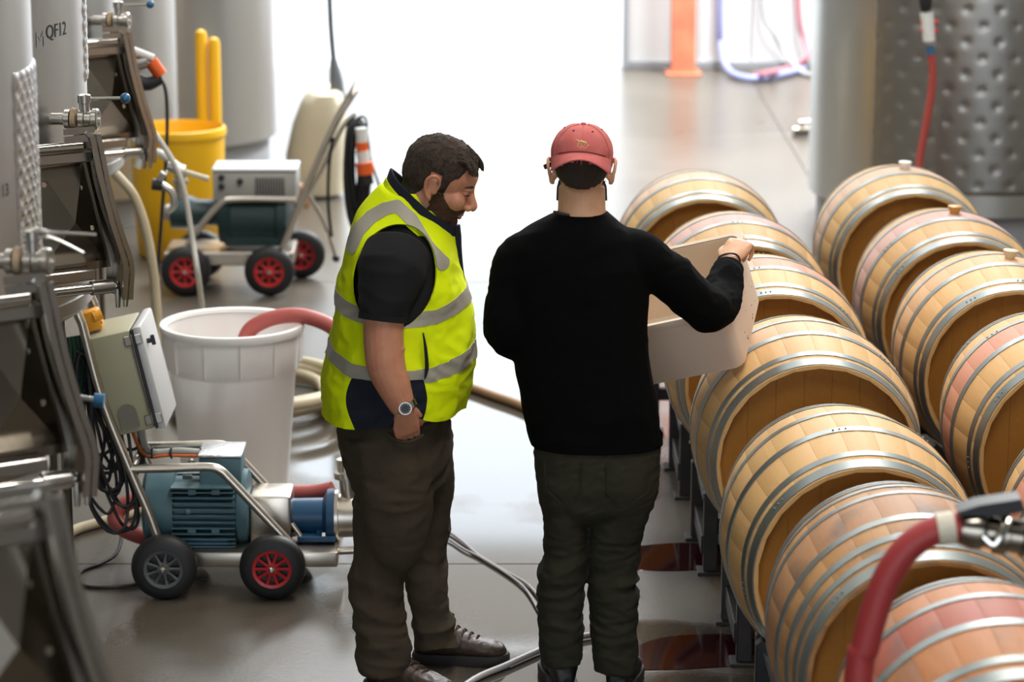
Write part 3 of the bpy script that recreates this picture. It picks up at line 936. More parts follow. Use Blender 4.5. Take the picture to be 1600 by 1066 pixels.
for s in (-1, 1):
    MB().tube([hm @ Vector((0.094, s * 0.014, 0.0185)), hm @ Vector((0.090, s * 0.032, 0.023)), hm @ Vector((0.076, s * 0.050, 0.018))], [0.0035, 0.0042, 0.002], 8, 4).build('eyebrow', M['beard1'], man1)
    ey = MB().ball(hm @ Vector((0.080, s * 0.032, 0.0005)), 0.0125, 16, 10).build('eye', M['skin1'], man1)
    MB().tube([hm @ Vector((0.0935, s * 0.022, -0.003)), hm @ Vector((0.0935, s * 0.032, -0.0045)), hm @ Vector((0.087, s * 0.044, -0.0025))], [0.0012, 0.0022, 0.0016], 6, 4).build('eyelashes', M['hair1'], ey)
MB().tube([hm @ Vector((0.090, -0.021, -0.0735)), hm @ Vector((0.0985, 0, -0.073)), hm @ Vector((0.090, 0.021, -0.0735))], [0.0022, 0.003, 0.0022], 8, 4).build('mouth_line', M['lip'], man1)

# trousers
tr = MB()
rows_loft(tr, [(530, 702, 640, 0.225, Y1), (534, 703, 690, 0.232, Y1), (542, 702, 730, 0.215, Y1), (560, 690, 762, 0.14, Y1)], e=2.2)
NEARLEG = [(536, 664, 680, 0.115, Y1 - 0.12), (541, 667, 720, 0.118, Y1 - 0.12), (551, 664, 770, 0.108, Y1 - 0.115), (551, 656, 820, 0.097, Y1 - 0.11), (549, 646, 865, 0.09, Y1 - 0.11), (547, 632, 905, 0.085, Y1 - 0.11), (549, 629, 945, 0.083, Y1 - 0.11), (556, 637, 1000, 0.085, Y1 - 0.11), (562, 643, 1048, 0.087, Y1 - 0.11)]
FARLEG = [(598, 702, 680, 0.10, Y1 + 0.09), (612, 705, 740, 0.10, Y1 + 0.10), (622, 703, 800, 0.095, Y1 + 0.11), (630, 698, 850, 0.09, Y1 + 0.12), (634, 694, 900, 0.085, Y1 + 0.12), (638, 697, 940, 0.082, Y1 + 0.12), (642, 711, 975, 0.083, Y1 + 0.12), (645, 722, 1008, 0.085, Y1 + 0.12)]
rows_loft(tr, NEARLEG, e=2.2); rows_loft(tr, FARLEG, e=2.2)
# cloth over the hand in the pocket
tr.ball(W(616, 772, Y1 - 0.150), (0.112, 0.118, 0.255), 28, 20)
tv, tt = fuse(tr, 0.007, 9)
tn = vnormals(tv, tt)
tv = fold(tv, tn, 0.014, (3.0, 3.0, 5.5), 3.0, 3.3)
tv = fold(tv, tn, 0.010, (7, 7, 11), 3.0, 8.1)
tv = fold(tv, tn, 0.002, (22, 22, 34), 0, 1.1)
trousers1 = np_mesh('trousers', tv, tt, M['olive1'], man1, 60, label='dark olive work trousers')
MB().tube([W(604, 676, Y1 - 0.240), W(618, 688, Y1 - 0.252), W(640, 691, Y1 - 0.256), W(662, 680, Y1 - 0.240)], 0.006, 8, 4).build('pocket_edge', M['olive1'], trousers1)

# black polo shirt under the vest: trunk and both short sleeves
sh = MB(); torso1(sh, -0.016, -3)
sh.tube([W(622, 392, Y1 - 0.17), W(612, 425, Y1 - 0.225), W(602, 470, Y1 - 0.268), W(598, 497, Y1 - 0.28)], [0.100, 0.105, 0.080, 0.069], 28, 4)
sh.tube([W(640, 405, Y1 + 0.16), W(645, 440, Y1 + 0.23), W(645, 520, Y1 + 0.28)], [0.09, 0.095, 0.07], 20, 4)
pv, pt = fuse(sh, 0.007, 5)
pn = vnormals(pv, pt); pv = fold(pv, pn, 0.006, (6, 6, 9), 2.0, 6.2)
polo = np_mesh('polo_shirt', pv, pt, M['black_polo'], man1, 60, label='black short-sleeved polo shirt')
ub = MB().lathe([(0, 0.0695), (0, 0.0735), (0.018, 0.0735), (0.018, 0.0695)], W(597.5, 501, Y1 - 0.281), W(600, 480, Y1 - 0.274) - W(597.5, 501, Y1 - 0.281), 32, False)
ub.build('sleeve_cuff', M['black_polo'], polo)

# vest
vs = MB(); torso1(vs, 0.004)
vv, vt = fuse(vs, 0.008, 6)
vn = vnormals(vv, vt)
pxx, pyy = to_px(vv)
msk = np.clip((pyy - 380) / 80, 0.15, 1)
vv = fold(vv, vn, 0.017, (3.2, 3.2, 5.6), 3.0, 4.4, msk)
vv = fold(vv, vn, 0.007, (8, 8, 13), 2.5, 9.0, msk)
vv = fold(vv, vn, 0.002, (22, 22, 30), 0, 2.0, msk)
def px_at(v, Yr):
    return to_px(v)
# cut: hem, neck opening and armholes
wp = vv
pxx, pyy = to_px(vv)
A = W(615, 440, Y1 - 0.25)
arm = np.sqrt(((wp[:, 0] - A.x - (A.z - wp[:, 2]) * -0.10) / 0.125) ** 2 + ((wp[:, 2] - A.z) / 0.150) ** 2) - 1
hem = wp[:, 2] - np.interp(wp[:, 0], [W(512, 676, Y1).x, W(705, 660, Y1).x], [W(512, 672, Y1 - 0.2).z + 0.008, W(705, 660, Y1 - 0.2).z + 0.008]) - np.where(wp[:, 1] < Y1 - 0.1, 0.032 * np.exp(-((wp[:, 0] - W(637, 660, Y1 - 0.26).x) / 0.06) ** 2), 0)
near_arm = np.where(wp[:, 1] < Y1 - 0.06, arm, 1)
A2 = W(640, 440, Y1 + 0.25)
arm2 = np.sqrt(((wp[:, 0] - A2.x) / 0.11) ** 2 + ((wp[:, 2] - A2.z) / 0.14) ** 2) - 1
far_arm = np.where(wp[:, 1] > Y1 + 0.06, arm2, 1)
nk = W(650, 286, Y1)
neck = np.sqrt(((wp[:, 0] - nk.x) / 0.075) ** 2 + ((wp[:, 1] - nk.y) / 0.08) ** 2 + ((wp[:, 2] - nk.z) / 0.03) ** 2) - 1
keep = np.minimum.reduce([near_arm * 0.12, far_arm * 0.12, hem, neck * 0.1])
gv, gt = clip(vv, vt, keep)
gx, gy = to_px(gv)
# navy side panel below the arm on both flanks
xa, xb = W(551, 640, Y1 - 0.24).x, W(661, 640, Y1 - 0.24).x
zt_ = W(600, 592, Y1 - 0.25).z
side = np.minimum.reduce([zt_ - gv[:, 2] + 0.0 * gv[:, 0], gv[:, 0] - xa - 0.02 * np.sin((gv[:, 2] - zt_) * 22), xb - gv[:, 0] - 0.012 * np.sin((gv[:, 2] - zt_) * 25), np.abs(gv[:, 1] - Y1) - 0.10])
yv, yt = clip(gv, gt, -side)
sv, st = shell(yv, yt, 0.004, 0.006)
vest = np_mesh('vest', sv, st, M['hivis'], man1, 60, label='fluorescent yellow safety vest')
for sg in (-1, 1):
    nv, nt_ = clip(gv, gt, np.minimum(side, sg * (gv[:, 1] - Y1)))
    sv, st = shell(nv, nt_, 0.002, 0.004)
    np_mesh('side_panel', sv, st, M['navy'], vest, 60, label='navy side panel')
def band(fn, nm='reflective_band'):
    f = fn(yv)
    q, w = clip(yv, yt, f)
    if len(w) == 0: return
    sv, st = shell(q, w, 0.0062, 0.0035)
    np_mesh(nm, sv, st, M['reflect'], vest, 60, label='grey reflective tape')
def zline(pa, pb, Yr):
    a, b = W(*pa, Yr), W(*pb, Yr)
    return lambda v: a.z + (v[:, 0] - a.x) * (b.z - a.z) / (b.x - a.x)
def ring_band(top, bot, lo=-0.02):
    # tape ring round the trunk: set by its upper and lower edge on the flank nearest the camera
    def fn(v):
        px_, py_ = to_px(v)
        u = interp(px_, *zip(*top)); d = interp(px_, *zip(*bot))
        zt2 = np.array([W(p, q, Y1 - 0.2).z for p, q in zip(*(np.array(top).T))])
        xt2 = np.array([W(p, q, Y1 - 0.2).x for p, q in top])
        zb2 = np.array([W(p, q, Y1 - 0.2).z for p, q in bot]); xb2 = np.array([W(p, q, Y1 - 0.2).x for p, q in bot])
        return np.minimum(np.interp(v[:, 0], xt2, zt2) - v[:, 2], v[:, 2] - np.interp(v[:, 0], xb2, zb2))
    return fn
band(ring_band([(520, 464), (562, 478), (628, 484), (680, 482), (735, 462)], [(520, 490), (562, 502), (628, 508), (680, 504), (735, 488)]))
band(ring_band([(512, 548), (555, 564), (630, 572), (670, 571), (735, 552)], [(512, 570), (555, 588), (630, 592), (670, 592), (735, 580)]))
def yoke(v):
    # curved shoulder tape over each shoulder, running from the back over the top to the chest
    xs2 = [549, 561, 579, 601, 620, 642, 667, 691]; yc = [392, 366, 347, 334, 329, 349, 386, 412]
    X = np.array([W(a, b, Y1 - 0.16).x for a, b in zip(xs2, yc)]); Z = np.array([W(a, b, Y1 - 0.16).z for a, b in zip(xs2, yc)])
    best = np.full(len(v), 9.0)
    for i in range(len(X) - 1):
        ax, az, bx, bz = X[i], Z[i], X[i + 1], Z[i + 1]
        dx, dz = bx - ax, bz - az; L2 = dx * dx + dz * dz
        s = np.clip(((v[:, 0] - ax) * dx + (v[:, 2] - az) * dz) / L2, 0, 1)
        best = np.minimum(best, np.hypot(v[:, 0] - ax - s * dx, v[:, 2] - az - s * dz))
    return np.where(np.abs(v[:, 1] - Y1) > 0.03, 0.0175 - best, -1)
band(yoke)
# stand-up collar: yellow outside, navy lining above it
cb0, cf0 = W(592, 300, Y1), W(716, 400, Y1)
cb1, cf1 = W(603, 277, Y1), W(712, 364, Y1)
cb2, cf2 = W(609, 264, Y1), W(713, 352, Y1)
MB().ring_loft([collar_ring(cb0, cf0, 0.125), collar_ring(lerp(cb0, cb1, 0.6), lerp(cf0, cf1, 0.6), 0.108), collar_ring(cb1, cf1, 0.098), collar_ring(lerp(cb1, cb0, 0.05) + Vector((0.006, 0, 0)), cf1 - Vector((0.006, 0, 0)), 0.09), collar_ring(lerp(cb0, cb1, 0.3) + Vector((0.012, 0, 0)), lerp(cf0, cf1, 0.4) - Vector((0.014, 0, 0)), 0.1)], False, False).build('collar', M['hivis'], vest)
MB().ring_loft([collar_ring(lerp(cb0, cb1, 0.5) + Vector((0.006, 0, 0)), lerp(cf0, cf1, 0.5) - Vector((0.004, 0, 0)), 0.1), collar_ring(cb2, cf2, 0.094), collar_ring(cb2 + Vector((0.004, 0, 0.003)), cf2 + Vector((-0.004, 0, 0.003)), 0.089), collar_ring(cb2 + Vector((0.008, 0, -0.002)), cf2 - Vector((0.01, 0, 0.002)), 0.083), collar_ring(lerp(cb0, cb1, 0.5) + Vector((0.014, 0, 0)), lerp(cf0, cf1, 0.6) - Vector((0.014, 0, 0)), 0.088)], False, False).build('collar_lining', M['navy'], vest)
MB().tube([W(711, 352, Y1 - 0.005), W(713, 370, Y1 - 0.005), W(716, 395, Y1 - 0.005), W(722, 430, Y1 - 0.005), W(733, 480, Y1 - 0.005), W(738, 520, Y1), W(736, 560, Y1), W(728, 605, Y1), W(718, 636, Y1)], [0.016, 0.016, 0.012, 0.007, 0.005, 0.005, 0.005, 0.005, 0.003], 8, 4).build('zip_placket', M['navy'], vest)
MB().tube([W(661, 520, Y1 - 0.262), W(665, 545, Y1 - 0.270), W(667, 575, Y1 - 0.268), W(664, 592, Y1 - 0.262)], [0.002, 0.005, 0.006, 0.002], 6, 4).build('pocket_zip', M['navy'], vest)

# wrist watch
wt = MB(); wc = WR1 + Vector((0.0, 0, 0.014)); wax = (W(616, 605, Y1 - 0.285) - WR1).normalized()
wt.lathe([(-0.010, 0.036), (-0.010, 0.0405), (0.010, 0.0405), (0.010, 0.036)], wc, wax, 36, False)
watch = wt.build('watch', M['steel'], man1, label='steel wrist watch')
fd = (Vector((0.10, -1, 0.10)) - wax * Vector((0.10, -1, 0.10)).dot(wax)).normalized()
MB().cyl(wc + fd * 0.033, wc + fd * 0.049, 0.0215, 0.020, 28).build('watch_case', M['chrome'], watch)
MB().cyl(wc + fd * 0.0485, wc + fd * 0.0500, 0.0165, 0.0165, 28).build('dial', M['black_plastic'], watch)
for k in range(12):
    a = 2 * math.pi * k / 12; u, w_, _ = frame_of(fd)
    q = wc + fd * 0.0502 + (u * math.cos(a) + w_ * math.sin(a)) * 0.0135
    MB().cyl(q, q + fd * 0.0006, 0.0012, seg=6).build('hour_mark', M['white_plastic'], watch)

# boots
boot(man1, WZ(648, 1032), R(-4), 0.30)
boot(man1, WZ(575, 1074), R(-26), 0.30)

# ------------------------------------------------------------------ man in black, seen from behind
Y2 = 8.53
man2 = thing('person', 'man in a black sweater and red cap turned backwards, holding the crate', 'person', (W(915, 1080, Y2).x, Y2, 0))
TORSO2 = [(874, 946, 330, 0.066, Y2 + 0.005, 0), (842, 966, 346, 0.085, Y2, 0), (812, 990, 364, 0.105, Y2, 0), (794, 1006, 390, 0.122, Y2, 0), (788, 1014, 430, 0.130, Y2, 0), (792, 1013, 480, 0.130, Y2, 0),
          (799, 1012, 530, 0.128, Y2, 0), (806, 1017, 580, 0.130, Y2, 0), (815, 1027, 630, 0.135, Y2, 0), (825, 1034, 675, 0.138, Y2, 0), (831, 1035, 694, 0.136, Y2, 0)]
def torso2(mb, grow=0.0, last=None):
    g = grow * 510
    rows_loft(mb, [(a - g, b + g, c, d + grow, e, f) for a, b, c, d, e, f in TORSO2[:last]], e=2.4)
RS, RE, RW = W(1000, 402, Y2 + 0.0), W(1112, 489, Y2 + 0.11), W(1139, 408, Y2 + 0.36)
LS, LE = W(806, 405, Y2), W(793, 520, Y2 - 0.03)
LW = W(905, 560, Y2 + 0.30)

HEAD2 = Matrix.Translation(W(909, 262, Y2 + 0.02)) @ Matrix.Rotation(R(88), 4, 'Z') @ Matrix.Rotation(R(10), 4, 'Y') @ Matrix.Scale(1.03, 4)
b2 = MB()
head_parts(b2, HEAD2, 1.0)
b2.tube([W(909, 352, Y2 + 0.005), W(909, 325, Y2 + 0.01), W(909, 290, Y2 + 0.015)], [0.080, 0.072, 0.070], 28, 3)
torso2(b2, -0.02)
b2.tube([RS, W(1060, 446, Y2 + 0.06), RE, W(1127, 450, Y2 + 0.24), RW], [0.055, 0.048, 0.044, 0.038, 0.030], 20, 4)
b2.tube([LS, LE, W(850, 545, Y2 + 0.15), LW], [0.055, 0.046, 0.040, 0.030], 20, 4)
for pts in (((885, 760, 0), (880, 860, 0), (877, 1000, 0)), ((965, 760, 0), (958, 860, 0), (960, 1000, 0))):
    b2.tube([W(a, b, Y2) for a, b, _ in pts], [0.075, 0.05, 0.035], 16, 3)
GRIP = W(1160, 372, Y2 + 0.47)
Wm2 = wrist_frame(RW, (0.40, 0.70, 0.42), (-0.10, -0.55, 0.85))
hand(b2, Wm2, (48, 66, 44), thumb=[(0.012, 0.026, -0.004), (0.040, 0.042, -0.010), (0.068, 0.046, -0.020), (0.090, 0.040, -0.030)], k=1.06)
hand(b2, wrist_frame(LW, (0.5, 0.75, -0.2), (-0.6, 0.2, -0.6)), (30, 40, 30))
v2, t2 = fuse(b2, 0.0045, 3)
body2 = np_mesh('body', v2, t2, M['skin2'], man2, label='bare neck, ears and right hand')

H2i = np.array(HEAD2.inverted())
hl2 = head_local(v2, H2i)
hv, ht = sub(v2, t2, np.abs(hl2).max(1) < 0.17)
h = head_local(hv, H2i); x, y, z = h[:, 0], h[:, 1], h[:, 2]
jit = np.array([noise.noise(Vector(p) * 120) for p in h]) * 0.009
line = np.interp(x, [-0.13, -0.07, -0.045, -0.028, -0.022, 0.01, 0.03, 0.12], [-0.058, -0.052, -0.030, 0.0, 0.03, 0.03, -0.02, 0.05]) - 0.010 * np.cos(np.clip(y / 0.05, -1.5, 1.5) * 2)
cv, ct = clip(hv, ht, np.minimum.reduce([z - line + jit, 0.030 - z, 0.082 - np.abs(y)]))
hc = head_local(cv, H2i)
cv = cv + vnormals(cv, ct) * np.array([0.0022 + 0.0012 * noise.noise(Vector(p) * 200) for p in hc])[:, None]
sv, st = shell(cv, ct, 0, 0.004)
np_mesh('hair', sv, st, M['hair2'], man2, 70, label='close-cropped dark hair at the nape')
fb = np.minimum.reduce([np.interp(x, [0.0, 0.03, 0.08], [-0.03, -0.045, -0.055]) - z, x - 0.012, z + 0.095]) + jit * 0.5
bv, bt = clip(hv, ht, fb)
bv = bv + vnormals(bv, bt) * 0.006
sv, st = shell(bv, bt, 0, 0.008)
np_mesh('beard', sv, st, M['hair2'], man2, 70)

# cap worn back to front
CAPM = HEAD2 @ Matrix.Translation((-0.008, 0, 0.040)) @ Matrix.Rotation(R(-9), 4, 'Y') @ Matrix.Rotation(R(3), 4, 'X')
def cp(x, y, z): return CAPM @ Vector((x, y, z))
cm = MB(); rings = []
RX, RY, RZ = 0.112, 0.0915, 0.087
for i in range(13):
    th = R(lerp(-14, 86, i / 12)); r = math.cos(th) ** 0.82 if th > 0 else 1.0 - 0.03 * (-th)
    zz = RZ * math.sin(th) if th > 0 else 0.11 * math.sin(th)
    rings.append([cp(RX * r * math.cos(2 * math.pi * k / 48), RY * r * math.sin(2 * math.pi * k / 48), zz) for k in range(48)])
top = MB(); top.ring_loft(rings, cap0=False, cap1=True)
v_, t_ = np.array([tuple(p) for p in top.v]), []
for f in top.f:
    for i in range(1, len(f) - 1): t_.append((f[0], f[i], f[i + 1]))
t_ = np.array(t_)
ctr = np.array(CAPM.translation)
nn = vnormals(v_, t_)
if ((v_ - ctr) * nn).sum() < 0: t_ = t_[:, ::-1]; nn = -nn
v_ = fold(v_, nn, 0.003, (28, 28, 28), 0, 3.0, ridged=False)
sv, st = shell(v_, t_, 0, 0.003)
cap = np_mesh('cap', sv, st, M['cap'], man2, 60, label='faded red baseball cap')
for k in range(6):
    a = math.pi * k / 3
    pts = []
    for i in range(10):
        th = R(lerp(-8, 84, i / 9)); r = math.cos(th) ** 0.82 if th > 0 else 1.0
        pts.append(cp(RX * r * math.cos(a) * 1.004, RY * r * math.sin(a) * 1.004, (RZ if th > 0 else 0.11) * math.sin(th) * 1.004))
    MB().tube(pts, 0.0016, 6, 2).build('seam', M['cap'], cap)
    th = R(58); r = math.cos(th) ** 0.82; a2 = math.pi * (k + 0.5) / 3
    q = cp(RX * r * math.cos(a2), RY * r * math.sin(a2), RZ * math.sin(th)); nrm = (q - CAPM.translation).normalized()
    MB().cyl(q - nrm * 0.002, q + nrm * 0.0022, 0.0038, 0.003, 10).build('eyelet', M['cap_dark'], cap)
MB().ball(cp(0, 0, RZ + 0.001), (0.009, 0.009, 0.005), 14, 8, CAPM.to_3x3()).build('button', M['cap'], cap)
# bill, pointing back at the camera and drooping at both sides
bill = MB(); rows_ = []
for i in range(8):
    u = i / 7
    row = []
    for j in range(25):
        ph = R(lerp(-70, 70, j / 24))
        e0 = Vector((-RX * 0.99 * math.cos(ph), RY * 1.0 * math.sin(ph), 0.006))
        reach = 0.066 * math.cos(ph * 0.98) ** 0.55 * u
        droop = -0.060 * (math.sin(ph) ** 2) * (0.45 + 0.55 * u) - 0.010 * u
        row.append(Vector((e0.x - reach, e0.y * (1 + 0.02 * u), e0.z + 0.014 + droop)))
    rows_.append(row)
vs_ = []; fs_ = []
for lay, dz in ((0, 0.0), (1, -0.0035)):
    for row in rows_: vs_ += [cp(p.x, p.y, p.z + dz) for p in row]
N1 = 8 * 25
for i in range(7):
    for j in range(24):
        a = i * 25 + j; fs_.append((a, a + 1, a + 26, a + 25)); fs_.append((N1 + a, N1 + a + 25, N1 + a + 26, N1 + a + 1))
for j in range(24):
    a = 7 * 25 + j; fs_.append((a, a + 1, N1 + a + 1, N1 + a)); fs_.append((j, N1 + j, N1 + j + 1, j + 1))
for i in range(7):
    a = i * 25; fs_.append((a, a + 25, N1 + a + 25, N1 + a)); b_ = i * 25 + 24; fs_.append((b_, N1 + b_, N1 + b_ + 25, b_ + 25))
bill.raw(vs_, fs_).build('bill', M['cap'], cap, 60)
MB().tube([cp(-RX * 1.004 * math.cos(R(a_)), RY * 1.004 * math.sin(R(a_)), 0.021 - 0.060 * 0.45 * math.sin(R(a_)) ** 2 + 0.002) for a_ in range(-48, 49, 12)], 0.0013, 6, 2).build('bill_seam', M['cap_dark'], cap)
sp = W(861, 257, Y2 + 0.03)
MB().box(W(856, 259, Y2 + 0.03), (0.026, 0.006, 0.015), Matrix.Rotation(R(-22), 3, 'Y'), 0.002).build('strap', M['cap_dark'], cap)
# small gold running-animal emblem with stitching around it
def emb(pts, r, m='gold'):
    out = []
    pts = [(ex * 1.3, E0 + (ez - E0) * 1.3) for ex, ez in pts]
    for ex, ez in pts:
        a = ex / RY; th = math.asin(min(0.99, ez / RZ)); rr = math.cos(th) ** 0.82
        q = cp(-RX * rr * math.cos(a) * 1.006, -RY * rr * math.sin(a) * 1.006 * -1, ez); out.append(q)
    MB().tube(out, r, 8, 3).build('emblem', M[m], cap)
E0 = 0.046
emb([(0.010, E0 + 0.001), (0.004, E0 + 0.003), (-0.004, E0 + 0.001), (-0.010, E0 + 0.002)], [0.0028, 0.0036, 0.0034, 0.002])
emb([(0.009, E0 + 0.002), (0.014, E0 + 0.005), (0.018, E0 + 0.005)], [0.0022, 0.002, 0.0012])
emb([(0.008, E0), (0.011, E0 - 0.004)], 0.0013); emb([(0.003, E0), (0.001, E0 - 0.005)], 0.0013)
emb([(-0.008, E0), (-0.013, E0 - 0.003), (-0.016, E0 - 0.006)], 0.0014); emb([(-0.006, E0), (-0.007, E0 - 0.005)], 0.0012)
emb([(0.012, E0 - 0.006), (0.006, E0 - 0.010), (-0.002, E0 - 0.011), (-0.011, E0 - 0.009), (-0.015, E0 - 0.003)], 0.0008)
emb([(0.004, E0 - 0.007), (-0.004, E0 - 0.007)], 0.0014)

# black sweater
sw = MB(); torso2(sw)
sw.tube([W(975, 395, Y2), RS, W(1035, 425, Y2 + 0.035), W(1075, 458, Y2 + 0.075), W(1108, 486, Y2 + 0.105), W(1124, 474, Y2 + 0.17), W(1131, 448, Y2 + 0.25), W(1137, 424, Y2 + 0.325)],
        [0.080, 0.078, 0.074, 0.070, 0.066, 0.064, 0.057, 0.047], 28, 4)
sw.tube([W(835, 395, Y2), W(812, 410, Y2), W(800, 455, Y2 - 0.01), W(794, 515, Y2 - 0.03), W(815, 530, Y2 + 0.05), W(850, 545, Y2 + 0.15), W(890, 556, Y2 + 0.26)],
        [0.075, 0.077, 0.073, 0.072, 0.068, 0.058, 0.046], 28, 4)
wv, wt_ = fuse(sw, 0.007, 5)
wn = vnormals(wv, wt_)
qx, qy = to_px(wv)
mk = 0.35 + 0.65 * np.clip((qx - 1030) / 40, 0, 1) + 0.4 * np.clip((800 - qx) / 20, 0, 1) + 0.3 * np.clip((qy - 600) / 60, 0, 1)
wv = fold(wv, wn, 0.011, (7, 7, 9), 2.0, 2.0, mk)
wv = fold(wv, wn, 0.004, (16, 16, 22), 2.0, 5.0, mk)
sweater = np_mesh('sweater', wv, wt_, M['black_knit'], man2, 60, label='plain black sweatshirt')
MB().ring_loft([row_ring(858, 961, 343, Y2 + 0.004, 0.084, e=2.1), row_ring(866, 953, 334, Y2 + 0.006, 0.077, e=2.1), row_ring(868, 951, 332, Y2 + 0.006, 0.075, e=2.1), row_ring(871, 948, 335, Y2 + 0.006, 0.072, e=2.1), row_ring(872, 946, 345, Y2 + 0.006, 0.07, e=2.1)], False, False).build('neckband', M['black_knit'], sweater)
M['grey_collar'] = cloth('grey_collar', (0.05, 0.045, 0.042), 0.9)
MB().tube([W(866, 331, Y2 - 0.03), W(873, 333, Y2 - 0.065), W(890, 336, Y2 - 0.075)], [0.004, 0.006, 0.003], 8, 4).build('undershirt_collar', M['grey_collar'], man2)
ca = (RW - W(1131, 448, Y2 + 0.25)).normalized()
MB().lathe([(-0.03, 0.0455), (-0.03, 0.050), (0.0, 0.049), (0.004, 0.046), (0.004, 0.042)], W(1138, 420, Y2 + 0.335), ca, 32, False).build('cuff', M['black_knit'], sweater)
MB().ring_loft([row_ring(827, 1035, 676, Y2, 0.141, e=2.4), row_ring(830, 1036, 692, Y2, 0.140, e=2.4), row_ring(833, 1033, 694, Y2, 0.134, e=2.4), row_ring(833, 1033, 680, Y2, 0.13, e=2.4)], False, False).build('hem_band', M['black_knit'], sweater)
# cord bracelet
bc = RW + ca * -0.002
MB().tube([bc + (frame_of(ca)[0] * math.cos(a) + frame_of(ca)[1] * math.sin(a)) * 0.0345 + ca * (0.006 * math.cos(a * 2 + 1)) for a in [2 * math.pi * k / 24 for k in range(25)]], 0.0032, 8).build('bracelet', M['black_rubber'], man2, label='black cord bracelet')

# trousers
tr = MB()
rows_loft(tr, [(832, 1031, 680, 0.128, Y2), (836, 1031, 715, 0.135, Y2), (839, 1029, 755, 0.138, Y2), (845, 1020, 792, 0.12, Y2), (870, 985, 812, 0.06, Y2)], e=2.4)
LL = [(838, 940, 740, 0.12, Y2), (846, 924, 792, 0.11, Y2), (850, 919, 830, 0.10, Y2), (850, 917, 860, 0.092, Y2), (843, 914, 895, 0.088, Y2), (842, 910, 935, 0.085, Y2), (845, 909, 975, 0.082, Y2), (846, 910, 1010, 0.08, Y2), (851, 908, 1034, 0.078, Y2)]
RL = [(928, 1029, 740, 0.12, Y2), (916, 1016, 792, 0.11, Y2), (917, 1004, 835, 0.10, Y2), (919, 998, 870, 0.092, Y2), (920, 995, 905, 0.088, Y2), (923, 996, 945, 0.085, Y2), (925, 994, 985, 0.083, Y2), (928, 994, 1020, 0.08, Y2), (932, 994, 1044, 0.078, Y2)]
rows_loft(tr, LL, e=2.2); rows_loft(tr, RL, e=2.2)
tv, tt = fuse(tr, 0.0065, 4)
tn = vnormals(tv, tt); qx, qy = to_px(tv)
mk = 0.35 + 0.65 * np.clip((qy - 800) / 90, 0, 1)
tv = fold(tv, tn, 0.012, (4, 4, 10), 3.0, 12.3, mk)
tv = fold(tv, tn, 0.007, (8, 8, 20), 2.5, 4.1, mk)
tv = fold(tv, tn, 0.003, (20, 20, 40), 1.0, 7.0)
jeans = np_mesh('trousers', tv, tt, M['olive2'], man2, 60, label='dark olive jeans bunched at the ankles')
for pts in (((850, 722), (853, 765), (880, 790), (908, 765), (908, 722)), ((948, 722), (948, 770), (978, 794), (1012, 770), (1016, 722))):
    q = [W(a, b, Y2 - 0.142) for a, b in pts]
    MB().tube(q, 0.0022, 6, 1).build('back_pocket_seam', M['olive2'], jeans)
boot(man2, WZ(884, 1092), R(97), 0.29, ('boot_black', 'sole', 'boot_black'), 0.14)
boot(man2, WZ(963, 1098), R(80), 0.29, ('boot_black', 'sole', 'boot_black'), 0.14)

# ------------------------------------------------------------------ the crate he holds
M['crate'] = mat('cream_crate_plastic', (0.76, 0.64, 0.51), 0.5, 0, var=((0.72, 0.48, 0.40), 5, 0.45), bump=(30, 0.03))
M['crate_speck'] = mat('wine_specks', (0.16, 0.03, 0.03), 0.6)
CW, CD, CH, TP = 0.54, 0.40, 0.25, 0.90
rot = (Matrix.Rotation(R(-25), 4, 'Y') @ Matrix.Rotation(R(20), 4, 'X') @ Matrix.Rotation(R(-22), 4, 'Z'))
corner = rot @ Vector((CW / 2, CD / 2, CH))
org = W(1160, 364, Y2 + 0.55) - corner
def cr(x, y, z):
    return org + rot @ Vector((x, y, z))
def crate_ring(s, z, inset=0.0, rc=0.035):
    hw, hd = CW / 2 * s - inset, CD / 2 * s - inset
    out = []
    for cx, cy, a0 in ((1, 1, 0), (-1, 1, 90), (-1, -1, 180), (1, -1, 270)):
        for k in range(5):
            a = R(a0 + 90 * k / 4)
            out.append(cr(cx * (hw - rc) + rc * math.cos(a), cy * (hd - rc) + rc * math.sin(a), z))
    return out
crate = thing('picking_crate', 'cream plastic crate stained pink inside, held by the man in black', 'crate', org)
mb = MB()
mb.ring_loft([crate_ring(TP, 0.0, 0.012), crate_ring(TP, 0.008), crate_ring(0.985, CH - 0.03), crate_ring(0.985, CH), crate_ring(0.985, CH, 0.006), crate_ring(0.98, CH - 0.03, 0.008), crate_ring(TP, 0.012, 0.01)], True, True)
body_c = mb.build('shell', M['crate'], crate, 40)
MB().ring_loft([crate_ring(0.985, CH - 0.022, -0.001), crate_ring(1.03, CH - 0.022), crate_ring(1.04, CH - 0.016), crate_ring(1.04, CH), crate_ring(1.03, CH + 0.005), crate_ring(0.985, CH + 0.003, 0.004)], False, False).build('rim', M['crate'], crate, 40)
rs = random.Random(3)
spk = MB()
for i in range(26):
    yy = rs.uniform(-0.17, 0.17) ; zz = rs.uniform(0.02, 0.2)
    s = lerp(TP, 0.985, zz / CH)
    spk.ball(cr(CW / 2 * s + 0.0004, yy * s, zz), (0.0012, rs.uniform(0.001, 0.003), rs.uniform(0.001, 0.003)), 8, 6, rot.to_3x3())
spk.build('wine_specks', M['crate_speck'], crate, kind='stuff')

# ------------------------------------------------------------------ steel tanks along the left side
TR = 0.80
M['gasket'] = mat('tan_gasket', (0.50, 0.36, 0.22), 0.6)
M['mark'] = mat('stencil_black', (0.03, 0.03, 0.035), 0.7)
M['mark_faint'] = mat('stencil_worn', (0.30, 0.30, 0.33), 0.6)
M['leaf_green'] = mat('green_tag', (0.35, 0.62, 0.05), 0.5)

